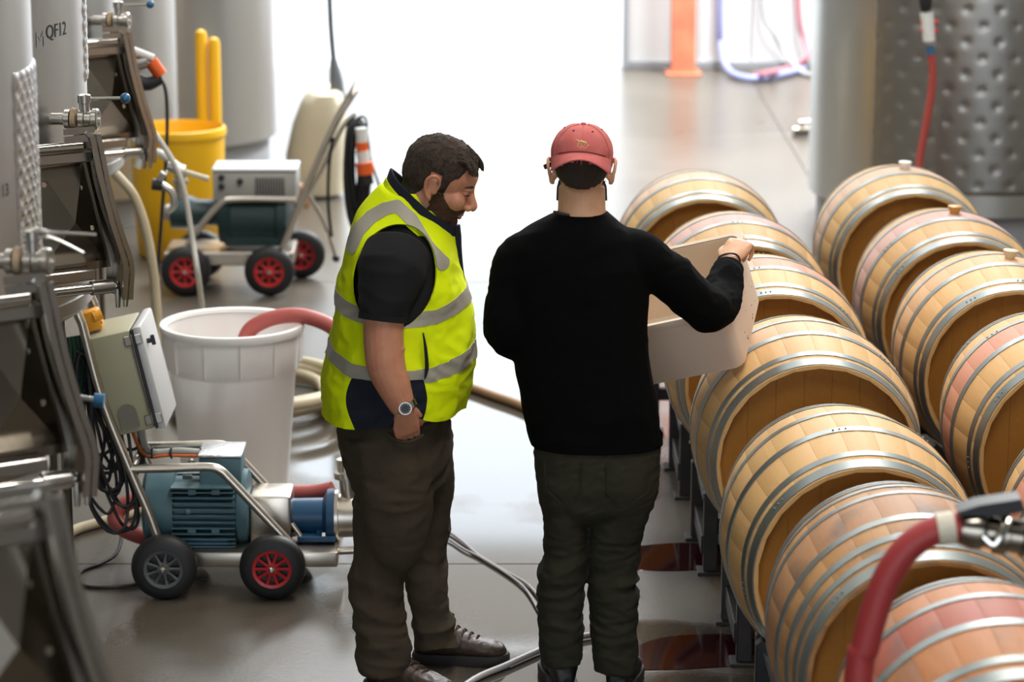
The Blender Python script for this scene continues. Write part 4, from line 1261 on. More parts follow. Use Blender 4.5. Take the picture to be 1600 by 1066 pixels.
def dimple_panel(r, a0, a1, z0, z1, pitch, rad, depth, step, thick=0.008):
    """curved jacket sheet with pressed dimples; angles in degrees from +x towards +y"""
    na = max(4, int(R(a1 - a0) * r / step)); nz = max(4, int((z1 - z0) / step))
    vs = []; fs = []
    for i in range(nz + 1):
        z = lerp(z0, z1, i / nz)
        for j in range(na + 1):
            a = R(lerp(a0, a1, j / na)); s = a * r
            row = round(z / (pitch / 2)); best = 9
            for rr in (row - 1, row, row + 1):
                off = (rr % 2) * pitch / 2
                k = round((s - off) / pitch)
                best = min(best, math.hypot(s - off - k * pitch, z - rr * pitch / 2))
            d = depth * math.exp(-(best / rad) ** 2)
            e = min(i, nz - i, j, na - j)
            o = 0.0 if e == 0 else thick - d
            vs.append(Vector((math.cos(a) * (r + o), math.sin(a) * (r + o), z)))
    for i in range(nz):
        for j in range(na):
            p = i * (na + 1) + j
            fs.append((p, p + 1, p + na + 2, p + na + 1))
    return MB().raw(vs, fs)

def wrap_text(body, size, r, ang, z, m, name, parent, shear=0.0):
    c = bpy.data.curves.new('tmp', 'FONT'); c.body = body; c.size = size; c.extrude = 0.0; c.align_x = 'CENTER'
    o = bpy.data.objects.new('tmp', c); COL.objects.link(o)
    me0 = o.evaluated_get(bpy.context.evaluated_depsgraph_get()).to_mesh()
    vs = []
    for v in me0.vertices:
        a = R(ang) + v.co.x / r
        vs.append((math.cos(a) * (r + 0.0012), math.sin(a) * (r + 0.0012), z + v.co.y))
    mb = MB().raw(vs, [tuple(p.vertices) for p in me0.polygons])
    bpy.data.objects.remove(o, do_unlink=True); bpy.data.curves.remove(c)
    return mb.build(name, m, parent, None)

def tank(ox, oy, label, jacket=None, text=None, lever='ball', reach=0.0, bottom=1.12, zshift=-0.035):
    """ox, oy: hinge point of the hatch on the shell"""
    cx, cy = ox - 0.712 - reach, oy + 0.365
    o = thing('wine_tank', label, 'tank', (cx, cy, 0), 'steel wine tanks on the left')
    ROOTLOC[o.name] = Vector((0, 0, 0))   # parts below are built in tank coordinates
    MB().lathe([(bottom - 0.14, 0.06), (bottom - 0.02, TR - 0.08), (bottom, TR - 0.02), (bottom + 0.02, TR), (4.0, TR), (4.15, TR - 0.08), (4.35, 0.25), (4.36, 0.22)], (0, 0, 0), (0, 0, 1), 96).build('shell', M['steel_tank'], o, 30)
    for zb in (bottom + 0.05, 2.9):
        MB().lathe([(zb, TR + 0.0005), (zb, TR + 0.004), (zb + 0.012, TR + 0.004), (zb + 0.012, TR + 0.0005)], (0, 0, 0), (0, 0, 1), 96, False).build('weld_band', M['steel_tank'], o)
    for k in range(4):
        a = R(20 + 90 * k); p = Vector((math.cos(a) * (TR - 0.12), math.sin(a) * (TR - 0.12), 0))
        lg = MB().cyl(p + Vector((0, 0, 0.02)), p + Vector((0, 0, bottom + 0.02)), 0.038, seg=20).build('leg', M['steel_dark'], o)
        MB().cyl(p + Vector((0, 0, 0.0)), p + Vector((0, 0, 0.02)), 0.07, seg=20).build('foot_plate', M['steel_dark'], lg)
    if jacket:
        dimple_panel(TR, *jacket, 0.052, 0.0135, 0.009, 0.008).build('dimple_jacket', M['dimple'], o, 60)
    # hatch assembly, in its own plane standing off the shell
    O = Vector((0.712 + reach, -0.365, 0)); p = Vector((0.85, 0.53, 0)).normalized(); n = Vector((0.53, -0.85, 0)).normalized(); up = Vector((0, 0, 1))
    def P(a, z, w=0.0): return O + p * a + up * (z + zshift) + n * w
    hatch = bpy.data.objects.new('hatch', None); COL.objects.link(hatch); hatch.parent = o
    ROOTLOC[hatch.name] = Vector((0, 0, 0))
    # pressed door leaf: four facets meeting in a raised centre
    c = [P(-0.02, 1.33, 0.0), P(0.225, 1.335, 0.0), P(0.145, 1.70, 0.0), P(-0.02, 1.69, 0.0)]
    ins = [lerp(q, P(0.095, 1.52, 0), 0.13) for q in c]
    mid = P(0.085, 1.50, 0.055); mb = MB()
    vs = c + ins + [mid] + [q - n * 0.012 for q in c]
    fs = [(0, 1, 5, 4), (1, 2, 6, 5), (2, 3, 7, 6), (3, 0, 4, 7), (4, 5, 8), (5, 6, 8), (6, 7, 8), (7, 4, 8), (9, 12, 11, 10), (0, 9, 10, 1), (1, 10, 11, 2), (2, 11, 12, 3), (3, 12, 9, 0)]
    mb.raw(vs, fs).build('door_leaf', M['steel_dark'], hatch, 15)
    # neck ring joining leaf and shell
    nk = MB()
    for z0, z1 in ((1.31, 1.345), (1.685, 1.72)):
        MB().box(P(0.0, (z0 + z1) / 2 , 0.03), (0.30, 0.05, z1 - z0), Matrix.Rotation(math.atan2(p.y, p.x), 3, 'Z'), 0.004).build('frame_rail', M['steel'], hatch)
    MB().cyl(P(-0.10, 1.735, 0.05), P(0.115, 1.735, 0.05), 0.019, seg=20).build('hinge_bar', M['chrome'], hatch)
    MB().cyl(P(-0.16, 1.285, 0.055), P(0.215, 1.285, 0.055), 0.017, seg=20).build('clamp_bar', M['chrome'], hatch)
    MB().cyl(P(0.13, 1.285, 0.055), P(0.20, 1.285, 0.055), 0.023, seg=20).build('bar_sleeve', M['steel'], hatch)
    for zz in (1.775, 1.80):
        MB().prism([P(0.045, zz - 0.02, 0.085), P(0.145, zz - 0.02, 0.085), P(0.150, zz - 0.006, 0.085), P(0.145, zz, 0.085), P(0.045, zz, 0.085)], -n * 0.006 + Vector((0, 0, 0.0))).build('hinge_plate', M['steel'], hatch)
    MB().bolt(P(0.125, 1.778, 0.085), n, 0.011, 0.008).build('bolt', M['chrome'], hatch)
    for a_, z_ in ((0.150, 1.60), (0.185, 1.47), (0.03, 1.62), (0.04, 1.38)):
        MB().bolt(P(a_ - 0.03, z_, 0.012), n, 0.010, 0.008).build('bolt', M['chrome'], hatch)
    # clamp arm: bowed channel with two flanges
    arm = [(0.140, 1.775), (0.150, 1.72), (0.172, 1.60), (0.205, 1.47), (0.232, 1.385), (0.240, 1.34), (0.236, 1.29), (0.232, 1.245)]
    pa = [Vector((a, z, 0)) for a, z in arm]
    pa, _ = smooth_path(pa, [0] * len(pa), 4)
    def strip(off, w0, w1, th):
        m_ = MB(); rings = []
        for i, q in enumerate(pa):
            t = (pa[min(i + 1, len(pa) - 1)] - pa[max(i - 1, 0)]).normalized(); s = Vector((t.y, -t.x, 0)) * -1
            rings.append([P(q.x + s.x * (off + dx), q.y + s.y * (off + dx), w) for dx, w in ((0, w0), (th, w0), (th, w1), (0, w1))])
        return m_.ring_loft(rings)
    strip(0.0, -0.03, 0.10, 0.005).build('clamp_arm', M['steel_dark'], hatch)
    strip(-0.016, 0.092, 0.100, 0.036).build('arm_flange', M['steel'], hatch)
    strip(-0.016, -0.034, -0.026, 0.036).build('arm_flange', M['steel'], hatch)
    for sx in (-0.014, 0.014):
        MB().tube([P(0.232 + sx, 1.30, 0.06), P(0.232 + sx, 1.26, 0.06), P(0.230 + sx * 0.9, 1.215, 0.06)], [0.008, 0.010, 0.007], 10, 3).build('fork_tine', M['steel'], hatch)
    if reach:
        for z_ in (1.735, 1.285):
            q1 = P(-0.02, z_, 0.05); q0 = Vector((0, 0, q1.z)); q0 = q0 + (q1 - q0).normalized() * (TR - 0.02)
            MB().cyl(q0, q1, 0.02, seg=16).build('support_arm', M['steel'], hatch)
    # sampling valve above the hatch
    if lever is None: return o
    val = bpy.data.objects.new('valve', None); COL.objects.link(val); val.parent = o
    ROOTLOC[val.name] = Vector((0, 0, 0))
    q = Vector((0.712 + reach + 0.055, -0.30, 1.815 + zshift)); ax = Vector((1, -0.12, 0)).normalized()
    MB().cyl(q - ax * (0.12 + reach), q + ax * 0.012, 0.019, seg=20).build('pipe_stub', M['steel'], val)
    MB().lathe([(0.0, 0.019), (0.004, 0.030), (0.020, 0.030), (0.024, 0.02)], q + ax * 0.012, ax, 24).build('union_nut', M['steel'], val)
    MB().cyl(q + ax * 0.038, q + ax * 0.052, 0.036, 0.033, 24).build('gasket', M['gasket'], val)
    MB().lathe([(0, 0.022), (0.006, 0.032), (0.022, 0.032), (0.026, 0.027), (0.044, 0.027), (0.048, 0.034), (0.062, 0.034), (0.066, 0.030), (0.066, 0.022), (0.05, 0.020)], q + ax * 0.056, ax, 28, False).build('valve_body', M['steel'], val)
    s0 = q + ax * 0.078
    MB().lathe([(0.02, 0.017), (0.05, 0.017), (0.052, 0.021), (0.075, 0.021), (0.078, 0.016)], s0, (0, 0, 1), 20).build('valve_stem', M['steel'], val)
    if lever == 'ball':
        lv = MB().cyl(s0 + Vector((0.01, 0, 0.064)), s0 + Vector((0.118, 0.01, 0.064)), 0.0055, seg=10).build('lever', M['steel'], val)
        MB().ball(s0 + Vector((0.126, 0.011, 0.064)), 0.0165, 18, 12).build('knob', M['blue_knob'], val)
    else:
        for dz, ln in ((0.066, 0.150), (0.052, 0.118)):
            MB().tube([s0 + Vector((-0.02, 0, dz)), s0 + Vector((0.015, 0, dz + 0.008)), s0 + Vector((0.05, 0.0, dz + 0.004)), s0 + Vector((ln, 0.012, dz - 0.004 - (0.03 if ln < 0.13 else 0)))], [0.016, 0.013, 0.007, 0.006], 12, 4, flat=0.6).build('lever', M['steel'], val)
    if text:
        for b_, sz, an, z, m_ in text: wrap_text(b_, sz, TR, an, z, M[m_], 'tank_number', o)
    return o

def door_o(px, s):   # hinge point of a hatch from the picture column and its scale there
    t = F_PX / s
    return (px - 800) / s, (t - 1.37 * SP) / CP
T1 = tank(*door_o(-43, 670), 'steel tank numbered 13 at the left edge with a dimpled jacket', (-11, 16, 1.25, 2.20), [('13', 0.042, -15.8, 1.92, 'mark')], 'cast')
T2 = tank(*door_o(62, 506), 'steel tank stencilled QF12 with a blue-knobbed valve lever', (1.0, 14, 1.85, 3.2), [('QF12', 0.060, -18.5, 2.03, 'mark'), ('M', 0.068, -25.6, 2.01, 'mark_faint')], 'ball')
T3 = tank(*door_o(131, 393), 'farthest steel tank of the left row with orange plugs on its hatch', (0.0, 14, 2.05, 3.2), None, 'ball')
T0 = tank(*door_o(-72, 905), 'nearest steel tank, only its hatch reaching into the lower left corner', None, None, None, reach=0.26)

# lower lever with a blue grip on tank 13
lv = MB().tube([W(90, 640, 6.9), W(99, 627, 6.9), W(113, 620, 6.9), W(150, 625, 6.9)], 0.0065, 10, 3)
loc = T1.location
def into(parent, mb):   # world-built mesh -> part of a tank
    mb.v = [tuple(Vector(q) - parent.location) for q in mb.v]; return mb
lo = into(T1, lv).build('drain_lever', M['steel'], T1)
into(T1, MB().cyl(W(147, 625, 6.9), W(163, 627, 6.9), 0.017, 0.018, 14)).build('grip', M['blue_knob'], lo)
into(T1, MB().tube([W(90, 640, 6.9), W(60, 655, 6.9), W(10, 662, 6.9), W(-40, 600, 6.9)], 0.016, 12, 3)).build('drain_pipe', M['steel_dark'], T1)

# ------------------------------------------------------------------ far tanks
def far_tank(cx, cy, r, label, h=4.2, skirt=0.16, panel=None, m='steel_tank'):
    o = thing('storage_tank', label, 'tank', (cx, cy, 0))
    ROOTLOC[o.name] = Vector((0, 0, 0))
    MB().lathe([(skirt, r - 0.02), (skirt + 0.015, r), (h, r), (h + 0.2, 0.1)], (0, 0, 0), (0, 0, 1), 96).build('shell', M[m], o, 30)
    MB().cyl((0, 0, 0), (0, 0, skirt), r - 0.05, seg=64).build('plinth', M['trim'], o)
    if panel:
        dimple_panel(r, *panel).build('dimple_jacket', M['steel_dim2'], o, 60)
        a = R(panel[0])
        MB().box((math.cos(a) * (r + 0.006), math.sin(a) * (r + 0.006), (panel[2] + panel[3]) / 2), (0.014, 0.03, panel[3] - panel[2]), Matrix.Rotation(a, 3, 'Z'), 0.003).build('seam_strip', M['steel'], o)
    return o
M['steel_dim2'] = mat('dull_jacket', (0.33, 0.32, 0.30), 0.33, 1.0)
sR = 265.0
FT = far_tank(1.75 + 0.95, 16.75, 0.95, 'large dimpled steel tank standing behind the right row of barrels', panel=(-135, -8, 0.30, 3.2, 0.178, 0.020, 0.007, 0.0145, 0.010))
FA = far_tank(-1.56 - 0.72, 18.9, 0.72, 'tall smooth steel tank left of the bright doorway')
FB = far_tank(-1.98 - 0.62, 16.9, 0.62, 'dull steel tank behind the yellow drum')
# fittings on the big right tank: wine hose hanging from a clamp
hz = thing('tank_hose', 'red hose with white clamp and blue tape hanging before the dimpled tank', 'hose', WZ(1440, 390))
hy = 15.62
MB().tube([W(1453, 72, hy), W(1457, 105, hy), W(1456, 140, hy), W(1448, 190, hy), W(1438, 245, hy), W(1432, 300, hy - 0.02), W(1428, 385, hy - 0.02)], 0.021, 14, 5).build('hose', M['red_hose'], hz)
MB().tube([W(1446, -60, hy), W(1446, 4, hy), W(1447, 18, hy)], [0.03, 0.036, 0.022], 14, 2).build('top_sleeve', M['black_rubber'], hz)
MB().cyl(W(1448, 20, hy), W(1452, 64, hy), 0.037, 0.034, 20).build('clamp_valve', M['white_plastic'], hz)
for q in (34, 48): MB().cyl(W(1438, q, hy), W(1465, q, hy), 0.012, seg=10).build('clamp_wing', M['red_hub'], hz)
MB().cyl(W(1453, 72, hy), W(1455, 84, hy), 0.0245, seg=16).build('tape_wrap', M['blue_knob'], hz)

# hoses hung on the far wall
wy = WALL_Y - 0.06
M['pale_blue_hose'] = mat('pale_blue_hose', (0.30, 0.33, 0.62), 0.5)
tag(MB().tube([W(1127, -160, wy), W(1125, 30, wy), W(1126, 70, wy), WZ(1137, 108, 0.05), WZ(1165, 122, 0.035), WZ(1205, 120, 0.035), WZ(1255, 108, 0.035)], 0.028, 12, 5).build('wall_hose', M['pale_blue_hose']), 'pale blue hose dropping along the far wall beside the orange column', 'hose')
M['pale_grey_hose'] = mat('pale_grey_hose', (0.45, 0.47, 0.48), 0.5)
tag(MB().tube([W(1186, -160, wy), W(1192, 10, wy), W(1208, 50, wy), W(1228, 84, wy), WZ(1252, 112, 0.03), WZ(1275, 118, 0.03)], 0.02, 12, 5).build('wall_hose', M['pale_grey_hose']), 'thin grey hose hanging on the far wall near the right tank', 'hose')
M['rose_hose'] = mat('rose_hose', (0.50, 0.20, 0.24), 0.5)
tag(MB().tube([W(1240, -160, wy), W(1248, 20, wy), W(1256, 60, wy), W(1262, 90, wy - 0.1), WZ(1235, 106, 0.03), WZ(1200, 114, 0.09), WZ(1180, 117, 0.03)], 0.024, 12, 5).build('wall_hose', M['rose_hose']), 'rose-coloured hose curling on the floor under the far wall', 'hose')
fv = thing('floor_valve', 'small metal valve lying on the bright floor beside the right tank', 'valve', WZ(1252, 208))
c = WZ(1252, 206, 0.04)
MB().cyl(c + Vector((-0.06, 0, 0)), c + Vector((0.05, 0.02, 0)), 0.035, seg=16).build('valve_body', M['steel_dark'], fv)
MB().cyl(c + Vector((0, 0, 0.02)), c + Vector((0, 0, 0.07)), 0.014, seg=12).build('stem', M['steel'], fv)
MB().tube([c + Vector((-0.01, 0, 0.07)), c + Vector((0.09, 0.02, 0.075))], 0.009, 10).build('lever', M['steel'], fv)

# ------------------------------------------------------------------ things around the far pump: drum, posts, tub
dr = thing('drum', 'open yellow plastic drum in front of the far tanks', 'drum', WZ(277, 398))
dY = WZ(277, 398).y; cD = W(277, 198, dY)
hD = cD.z; rD = 0.262
MB().lathe([(0.0, rD - 0.05), (0.02, rD - 0.03), (hD * 0.5, rD - 0.012), (hD - 0.05, rD - 0.004), (hD - 0.045, rD + 0.004), (hD - 0.02, rD + 0.006), (hD, rD), (hD + 0.004, rD - 0.01), (hD - 0.02, rD - 0.022), (0.06, rD - 0.05), (0.05, 0.01)], (cD.x, dY, 0), (0, 0, 1), 64).build('drum_body', M['yellow_plastic'], dr, 50)
for i, (px_, pt_, lab) in enumerate(((317, 46, 'left and taller of two yellow posts behind the drum'), (337, 58, 'right and shorter of two yellow posts behind the drum'))):
    yy = 16.15; a = W(px_, 190, yy); top_ = W(px_, pt_, yy)
    pz = thing('guard_post', lab, 'post', (a.x, yy, 0), 'yellow guard posts')
    MB().lathe([(0, 0.034), (top_.z - 0.03, 0.034), (top_.z - 0.01, 0.026), (top_.z, 0.008)], (a.x, yy, 0), (0, 0, 1), 20).build('post_tube', M['yellow_plastic'], pz)
    MB().cyl((a.x, yy, 0), (a.x, yy, 0.012), 0.036, seg=20).build('foot_plate', M['yellow_plastic'], pz)
M['cream_poly'] = mat('cream_polyethylene', (0.66, 0.60, 0.45), 0.5)
tb = thing('hopper_tub', 'cream plastic hopper tub in the glare behind the far pump cart', 'tub', WZ(500, 305))
ty = WZ(500, 305).y
rings = []
for py_, xl_, xr_, ry_ in ((302, 455, 530, 0.16), (298, 449, 537, 0.19), (240, 447, 541, 0.22), (190, 458, 541, 0.24), (158, 470, 540, 0.25), (142, 480, 536, 0.24), (137, 488, 528, 0.2)):
    rings.append(row_ring(xl_, xr_, py_, ty, ry_, 32, 3.0))
MB().ring_loft(rings).build('tub_body', M['cream_poly'], tb, 50)
M['pole_grey'] = mat('grey_pole', (0.13, 0.14, 0.16), 0.5)
pg = thing('floor_squeegee', 'dark grey pole standing up out of the cream hopper tub', 'pole', W(528, 160, ty))
MB().tube([W(511, -220, ty - 0.05), W(515, 0, ty - 0.05), W(521, 90, ty - 0.05), W(527, 152, ty - 0.05)], [0.017, 0.018, 0.019, 0.019], 14, 3).build('handle', M['pole_grey'], pg)
MB().tube([W(521, 92, ty - 0.05), W(525, 125, ty - 0.05), W(529, 156, ty - 0.05)], [0.022, 0.042, 0.046], 16, 3).build('socket', M['pole_grey'], pg)
wbx = thing('wooden_block', 'small brown wooden block beside the far pump cart handle', 'block', WZ(474, 322))
cb = WZ(474, 322)
MB().box((cb.x, cb.y, 0.065), (0.075, 0.12, 0.13), None, 0.006).build('block_body', mat('brown_wood', (0.32, 0.13, 0.05), 0.6, bump=(30, 0.2, (1, 0.1, 1))), wbx)

# ------------------------------------------------------------------ pump carts
M['motor'] = mat('teal_motor_paint', (0.065, 0.145, 0.175), 0.5, 0.0, var=((0.11, 0.19, 0.21), 10, 0.7))
M['motor_dark'] = mat('dark_green_motor', (0.012, 0.040, 0.042), 0.45)
M['pump_blue'] = mat('blue_pump_paint', (0.012, 0.075, 0.17), 0.4)
M['enclosure'] = mat('cream_enclosure', (0.40, 0.375, 0.25), 0.5)
M['lid_grey'] = mat('enclosure_lid', (0.60, 0.60, 0.60), 0.4)
M['foil'] = mat('bright_foil', (0.85, 0.86, 0.88), 0.25, 0.8, bump=(40, 0.4))
M['orange_cable'] = mat('orange_cable', (0.70, 0.16, 0.03), 0.5)
M['vent_grey'] = mat('drive_housing', (0.42, 0.42, 0.39), 0.45)
M['vent_dark'] = mat('vent_slot', (0.05, 0.05, 0.05), 0.6)

def wheel(parent, c, r, w, hub, spokes=8, lab=None, far=False):
    """pneumatic wheel, axle along y"""
    c = Vector(c)
    o = MB().lathe([(-w / 2, r * 0.60), (-w * 0.48, r * 0.74), (-w * 0.40, r * 0.90), (-w * 0.22, r * 0.985), (0, r), (w * 0.22, r * 0.985), (w * 0.40, r * 0.90), (w * 0.48, r * 0.74), (w / 2, r * 0.60), (w * 0.3, r * 0.57), (-w * 0.3, r * 0.57)], c, (0, 1, 0), 48, False)
    rings = o.v; n = 48
    o.raw([rings[i] for i in range(n)] + [rings[10 * n + i] for i in range(n)], [(i, (i + 1) % n, n + (i + 1) % n, n + i) for i in range(n)])
    t = o.build('wheel', M['black_rubber'], parent, 40)
    rim = MB().lathe([(-w * 0.42, r * 0.50), (-w * 0.46, r * 0.595), (-w * 0.30, r * 0.60), (w * 0.30, r * 0.60), (w * 0.42, r * 0.5), (w * 0.1, r * 0.48), (-w * 0.1, r * 0.48), (-w * 0.42, r * 0.50)], c, (0, 1, 0), 40, False)
    for k in range(spokes):
        a = 2 * math.pi * k / spokes
        d = Vector((math.cos(a), 0, math.sin(a)))
        rim.tube([c + d * r * 0.16 + Vector((0, -w * 0.36, 0)), c + d * r * 0.34 + Vector((0, -w * 0.33, 0)), c + d * r * 0.52 + Vector((0, -w * 0.36, 0))], [r * 0.06, r * 0.045, r * 0.06], 6)
    rim.lathe([(-w * 0.45, 0.001), (-w * 0.45, r * 0.16), (-w * 0.38, r * 0.2), (w * 0.4, r * 0.2), (w * 0.4, 0.001)], c, (0, 1, 0), 24, False)
    rim.build('hub', hub, t, 40)
    MB().cyl(c + Vector((0, -w * 0.06, 0)), c + Vector((0, w * 0.0, 0)), r * 0.5, seg=24).build('hub_back', M['black_plastic'], t)
    MB().lathe([(0, r * 0.10), (0.010, r * 0.10), (0.018, r * 0.04)], c + Vector((0, -w * 0.45, 0)), (0, -1, 0), 16).build('axle_nut', M['chrome'], t)
    return t

def tube_frame(parent, pts, r, name='frame_tube', m='steel_cart', seg=14):
    return MB().tube(pts, r, seg, 4).build(name, M[m], parent)

# near pump cart
YC = 9.52
c1 = thing('pump_cart', 'near pump cart with teal motor, cream control box and one red wheel hub', 'pump cart', WZ(340, 935))
g0, g1 = WZ(257, 938), WZ(426, 941)
wr = 0.115
YN = YC + 0.02
wA = Vector((W(257, 887, YN).x, YN, wr)); wB = Vector((W(426, 891, YN).x, YN, wr))
wheel(c1, wA, wr, 0.075, M['grey_hub'], 9); wheel(c1, wB, wr, 0.075, M['red_hub'], 10)
wheel(c1, wA + Vector((0, 0.46, 0)), wr, 0.075, M['grey_hub'], 9); wheel(c1, wB + Vector((0, 0.46, 0)), wr, 0.075, M['red_hub'], 10)
for q in (wA, wB): MB().cyl(q + Vector((0, 0.03, 0)), q + Vector((0, 0.44, 0)), 0.012, seg=12).build('axle', M['steel_cart'], c1)
YM = YN + 0.23   # centre plane of the cart
def xz(px, py, Y=YM):
    return W(px, py, Y)
# chassis tray
xa, xb = W(300, 870, YN + 0.06).x, W(528, 870, YN + 0.06).x
zt = W(400, 862, YN + 0.06).z; zb = W(400, 886, YN + 0.06).z
MB().box(((xa + xb) / 2, YM, (zt + zb) / 2), (xb - xa, 0.36, zt - zb), None, 0.008, 2).build('chassis', M['steel_cart'], c1)
MB().tube([Vector((xb - 0.01, YM - 0.1, zt - 0.02)), Vector((xb + 0.10, YM - 0.1, zt - 0.012)), Vector((xb + 0.16, YM - 0.06, zt + 0.0))], 0.014, 12, 3).build('tow_bar', M['steel_cart'], c1)
# frame tubes, near side and far side
for dy in (0.03, 0.33):
    Y_ = YN + dy
    near = dy < 0.1
    k = 0 if near else 1
    q = (lambda x, y: W(x, y, YN + 0.03) + Vector((0, Y_ - YN - 0.03, 0)))
    tube_frame(c1, [q(247, 842), q(232, 800), q(203, 733), q(160, 625), q(128, 505)] if near else [q(247, 842), q(203, 733), q(160, 625), q(128, 505)], 0.016)
    tube_frame(c1, [q(203, 733), q(260, 732), q(325, 730), q(345, 736), q(360, 750), q(405, 798), q(452, 848)], 0.0155)
top = [W(128, 505, YN + 0.03), W(120, 484, YN + 0.03), W(119, 478, YN + 0.06)]
tube_frame(c1, [W(128, 505, YN + 0.03), W(119, 484, YN + 0.035), W(121, 477, YN + 0.09)] + [W(121, 477, YN + 0.03) + Vector((0, 0.24, 0)), W(119, 484, YN + 0.03) + Vector((0, 0.295, 0)), W(128, 505, YN + 0.03) + Vector((0, 0.30, 0))], 0.016, 'push_handle')
tube_frame(c1, [W(205, 735, YN + 0.03), W(205, 735, YN + 0.03) + Vector((0, 0.30, 0))], 0.013, 'cross_tube')
tube_frame(c1, [W(172, 655, YN + 0.03), W(172, 655, YN + 0.03) + Vector((0, 0.30, 0))], 0.013, 'cross_tube')
# motor: axis along x
zc = W(300, 790, YM).z
def mx(px): return W(px, 790, YM).x
AX = Vector((1, 0, 0))
mo = MB().lathe([(0, 0.05), (0.004, 0.118), (0.016, 0.132), (mx(276) - mx(226), 0.135), (mx(276) - mx(226), 0.10)], (mx(226), YM, zc), AX, 48, False).build('motor_cowl', M['motor'], c1)
body = MB().lathe([(0, 0.105), (mx(374) - mx(272), 0.105)], (mx(272), YM, zc), AX, 40).build('motor_body', M['motor'], c1)
for k in range(34):
    a = 2 * math.pi * k / 34
    if 60 < math.degrees(a) % 360 < 120: continue
    # straight cooling fins, all standing horizontally or vertically as cast
    d = Vector((0, math.cos(a), math.sin(a)))
    if abs(d.y) > 0.35: f = Vector((0, math.copysign(1, d.y), 0)); base = Vector((0, d.y * 0.10, d.z * 0.125))
    else: f = Vector((0, 0, math.copysign(1, d.z))); base = Vector((0, d.y * 0.125, d.z * 0.10))
    L_ = mx(372) - mx(274)
    tip = 0.126 - (abs(base.y) if abs(d.y) > 0.35 else abs(base.z)) + 0.004
    ctr = Vector((mx(274) + L_ / 2, YM, zc)) + base + f * (tip / 2)
    MB().box(ctr, (L_, tip + 0.01 if abs(f.y) else 0.0042, tip + 0.01 if abs(f.z) else 0.0042), None).build('cooling_fin', M['motor'], body)
MB().lathe([(0, 0.10), (0, 0.128), (0.012, 0.132), (0.034, 0.130), (0.042, 0.10), (0.042, 0.03)], (mx(374), YM, zc), AX, 40, False).build('end_shield', M['motor'], c1)
MB().ball(Vector((mx(300), YM - 0.136, W(300, 800, YM - 0.136).z)), (0.012, 0.006, 0.012), 12, 8).build('drain_plug', M['motor'], c1)
for px_ in (300, 337):
    for py_ in (769, 829):
        q = W(px_, py_, YM - 0.125)
        MB().box((q.x, q.y, q.z), (0.030, 0.018, 0.020), None, 0.003).build('cast_boss', M['motor'], c1)
x0, x1 = W(313, 740, YM - 0.05).x, W(378, 740, YM - 0.05).x
z0, z1 = W(340, 770, YM - 0.09).z, W(340, 716, YM - 0.09).z
jb = MB().box(((x0 + x1) / 2, YM, (z0 + z1) / 2), (x1 - x0, 0.17, z1 - z0), None, 0.006, 2).build('terminal_box', M['motor'], c1)
MB().box(((x0 + x1) / 2, YM, z1 + 0.006), (x1 - x0 + 0.008, 0.18, 0.012), None, 0.004, 2).build('terminal_lid', M['foil'], c1)
MB().tube([Vector((mx(300), YM, zc + 0.125)), Vector((mx(296), YM, zc + 0.150)), Vector((mx(301), YM, zc + 0.166)), Vector((mx(307), YM, zc + 0.150)), Vector((mx(303), YM, zc + 0.125))], 0.005, 8, 4).build('lifting_eye', M['steel_cart'], c1)
q = W(293, 745, YM - 0.10)
MB().box((q.x, q.y - 0.005, q.z), (0.034, 0.004, 0.022), Matrix.Rotation(R(35), 3, 'X')).build('rating_plate', M['steel'], c1)
MB().box(((W(290, 850, YM).x + W(362, 850, YM).x) / 2, YM, zt + 0.016), (0.165, 0.24, 0.036), None, 0.005).build('motor_foot', M['pump_blue'], c1)
# coupling guard, bearing bracket and pump casing
xg0, xg1 = W(390, 800, YM - 0.08).x, W(455, 800, YM - 0.08).x
zg = W(420, 776, YM - 0.09).z
MB().box(((xg0 + xg1) / 2, YM, (zg + zt) / 2), (xg1 - xg0, 0.18, zg - zt), None, 0.012, 2).build('coupling_guard', M['steel_cart'], c1)
xp = [W(p_, 800, YM).x for p_ in (452, 505, 512, 524, 530, 590)]
zp = W(490, 806, YM).z
MB().lathe([(0, 0.055), (0, 0.062), (xp[1] - xp[0], 0.064), (xp[2] - xp[0], 0.095), (xp[3] - xp[0], 0.098), (xp[3] - xp[0], 0.04)], (xp[0], YM, zp), AX, 36, False).build('bearing_bracket', M['pump_blue'], c1)
MB().box(((xp[0] + xp[3]) / 2 + 0.02, YM, zt + 0.02), (0.135, 0.19, 0.022), None, 0.004).build('bracket_foot', M['pump_blue'], c1)
MB().box(((xp[0] + xp[3]) / 2 + 0.03, YM, (zt + zp) / 2), (0.03, 0.10, zp - zt), None, 0.004).build('bracket_web', M['pump_blue'], c1)
MB().lathe([(0, 0.05), (0, 0.092), (0.012, 0.092), (0.014, 0.078), (0.10, 0.074), (0.125, 0.05)], (xp[3], YM, zp), AX, 36).build('pump_casing', M['steel_cart'], c1)
MB().lathe([(0, 0.03), (0.09, 0.03), (0.092, 0.045), (0.115, 0.045), (0.118, 0.032), (0.16, 0.030)], (W(547, 790, YM).x, YM, zp + 0.05), (-0.10, 0, 1), 28).build('discharge_pipe', M['steel_cart'], c1)
for px_, py_ in ((458, 836), (506, 836)):
    q = W(px_, py_, YM - 0.08); MB().bolt((q.x, q.y, zt + 0.03), (0, 0, 1), 0.012, 0.014).build('bolt', M['chrome'], c1)
tube_frame(c1, [W(456, 818, YM - 0.07), W(470, 838, YM - 0.08)], 0.010, 'drain_spout')
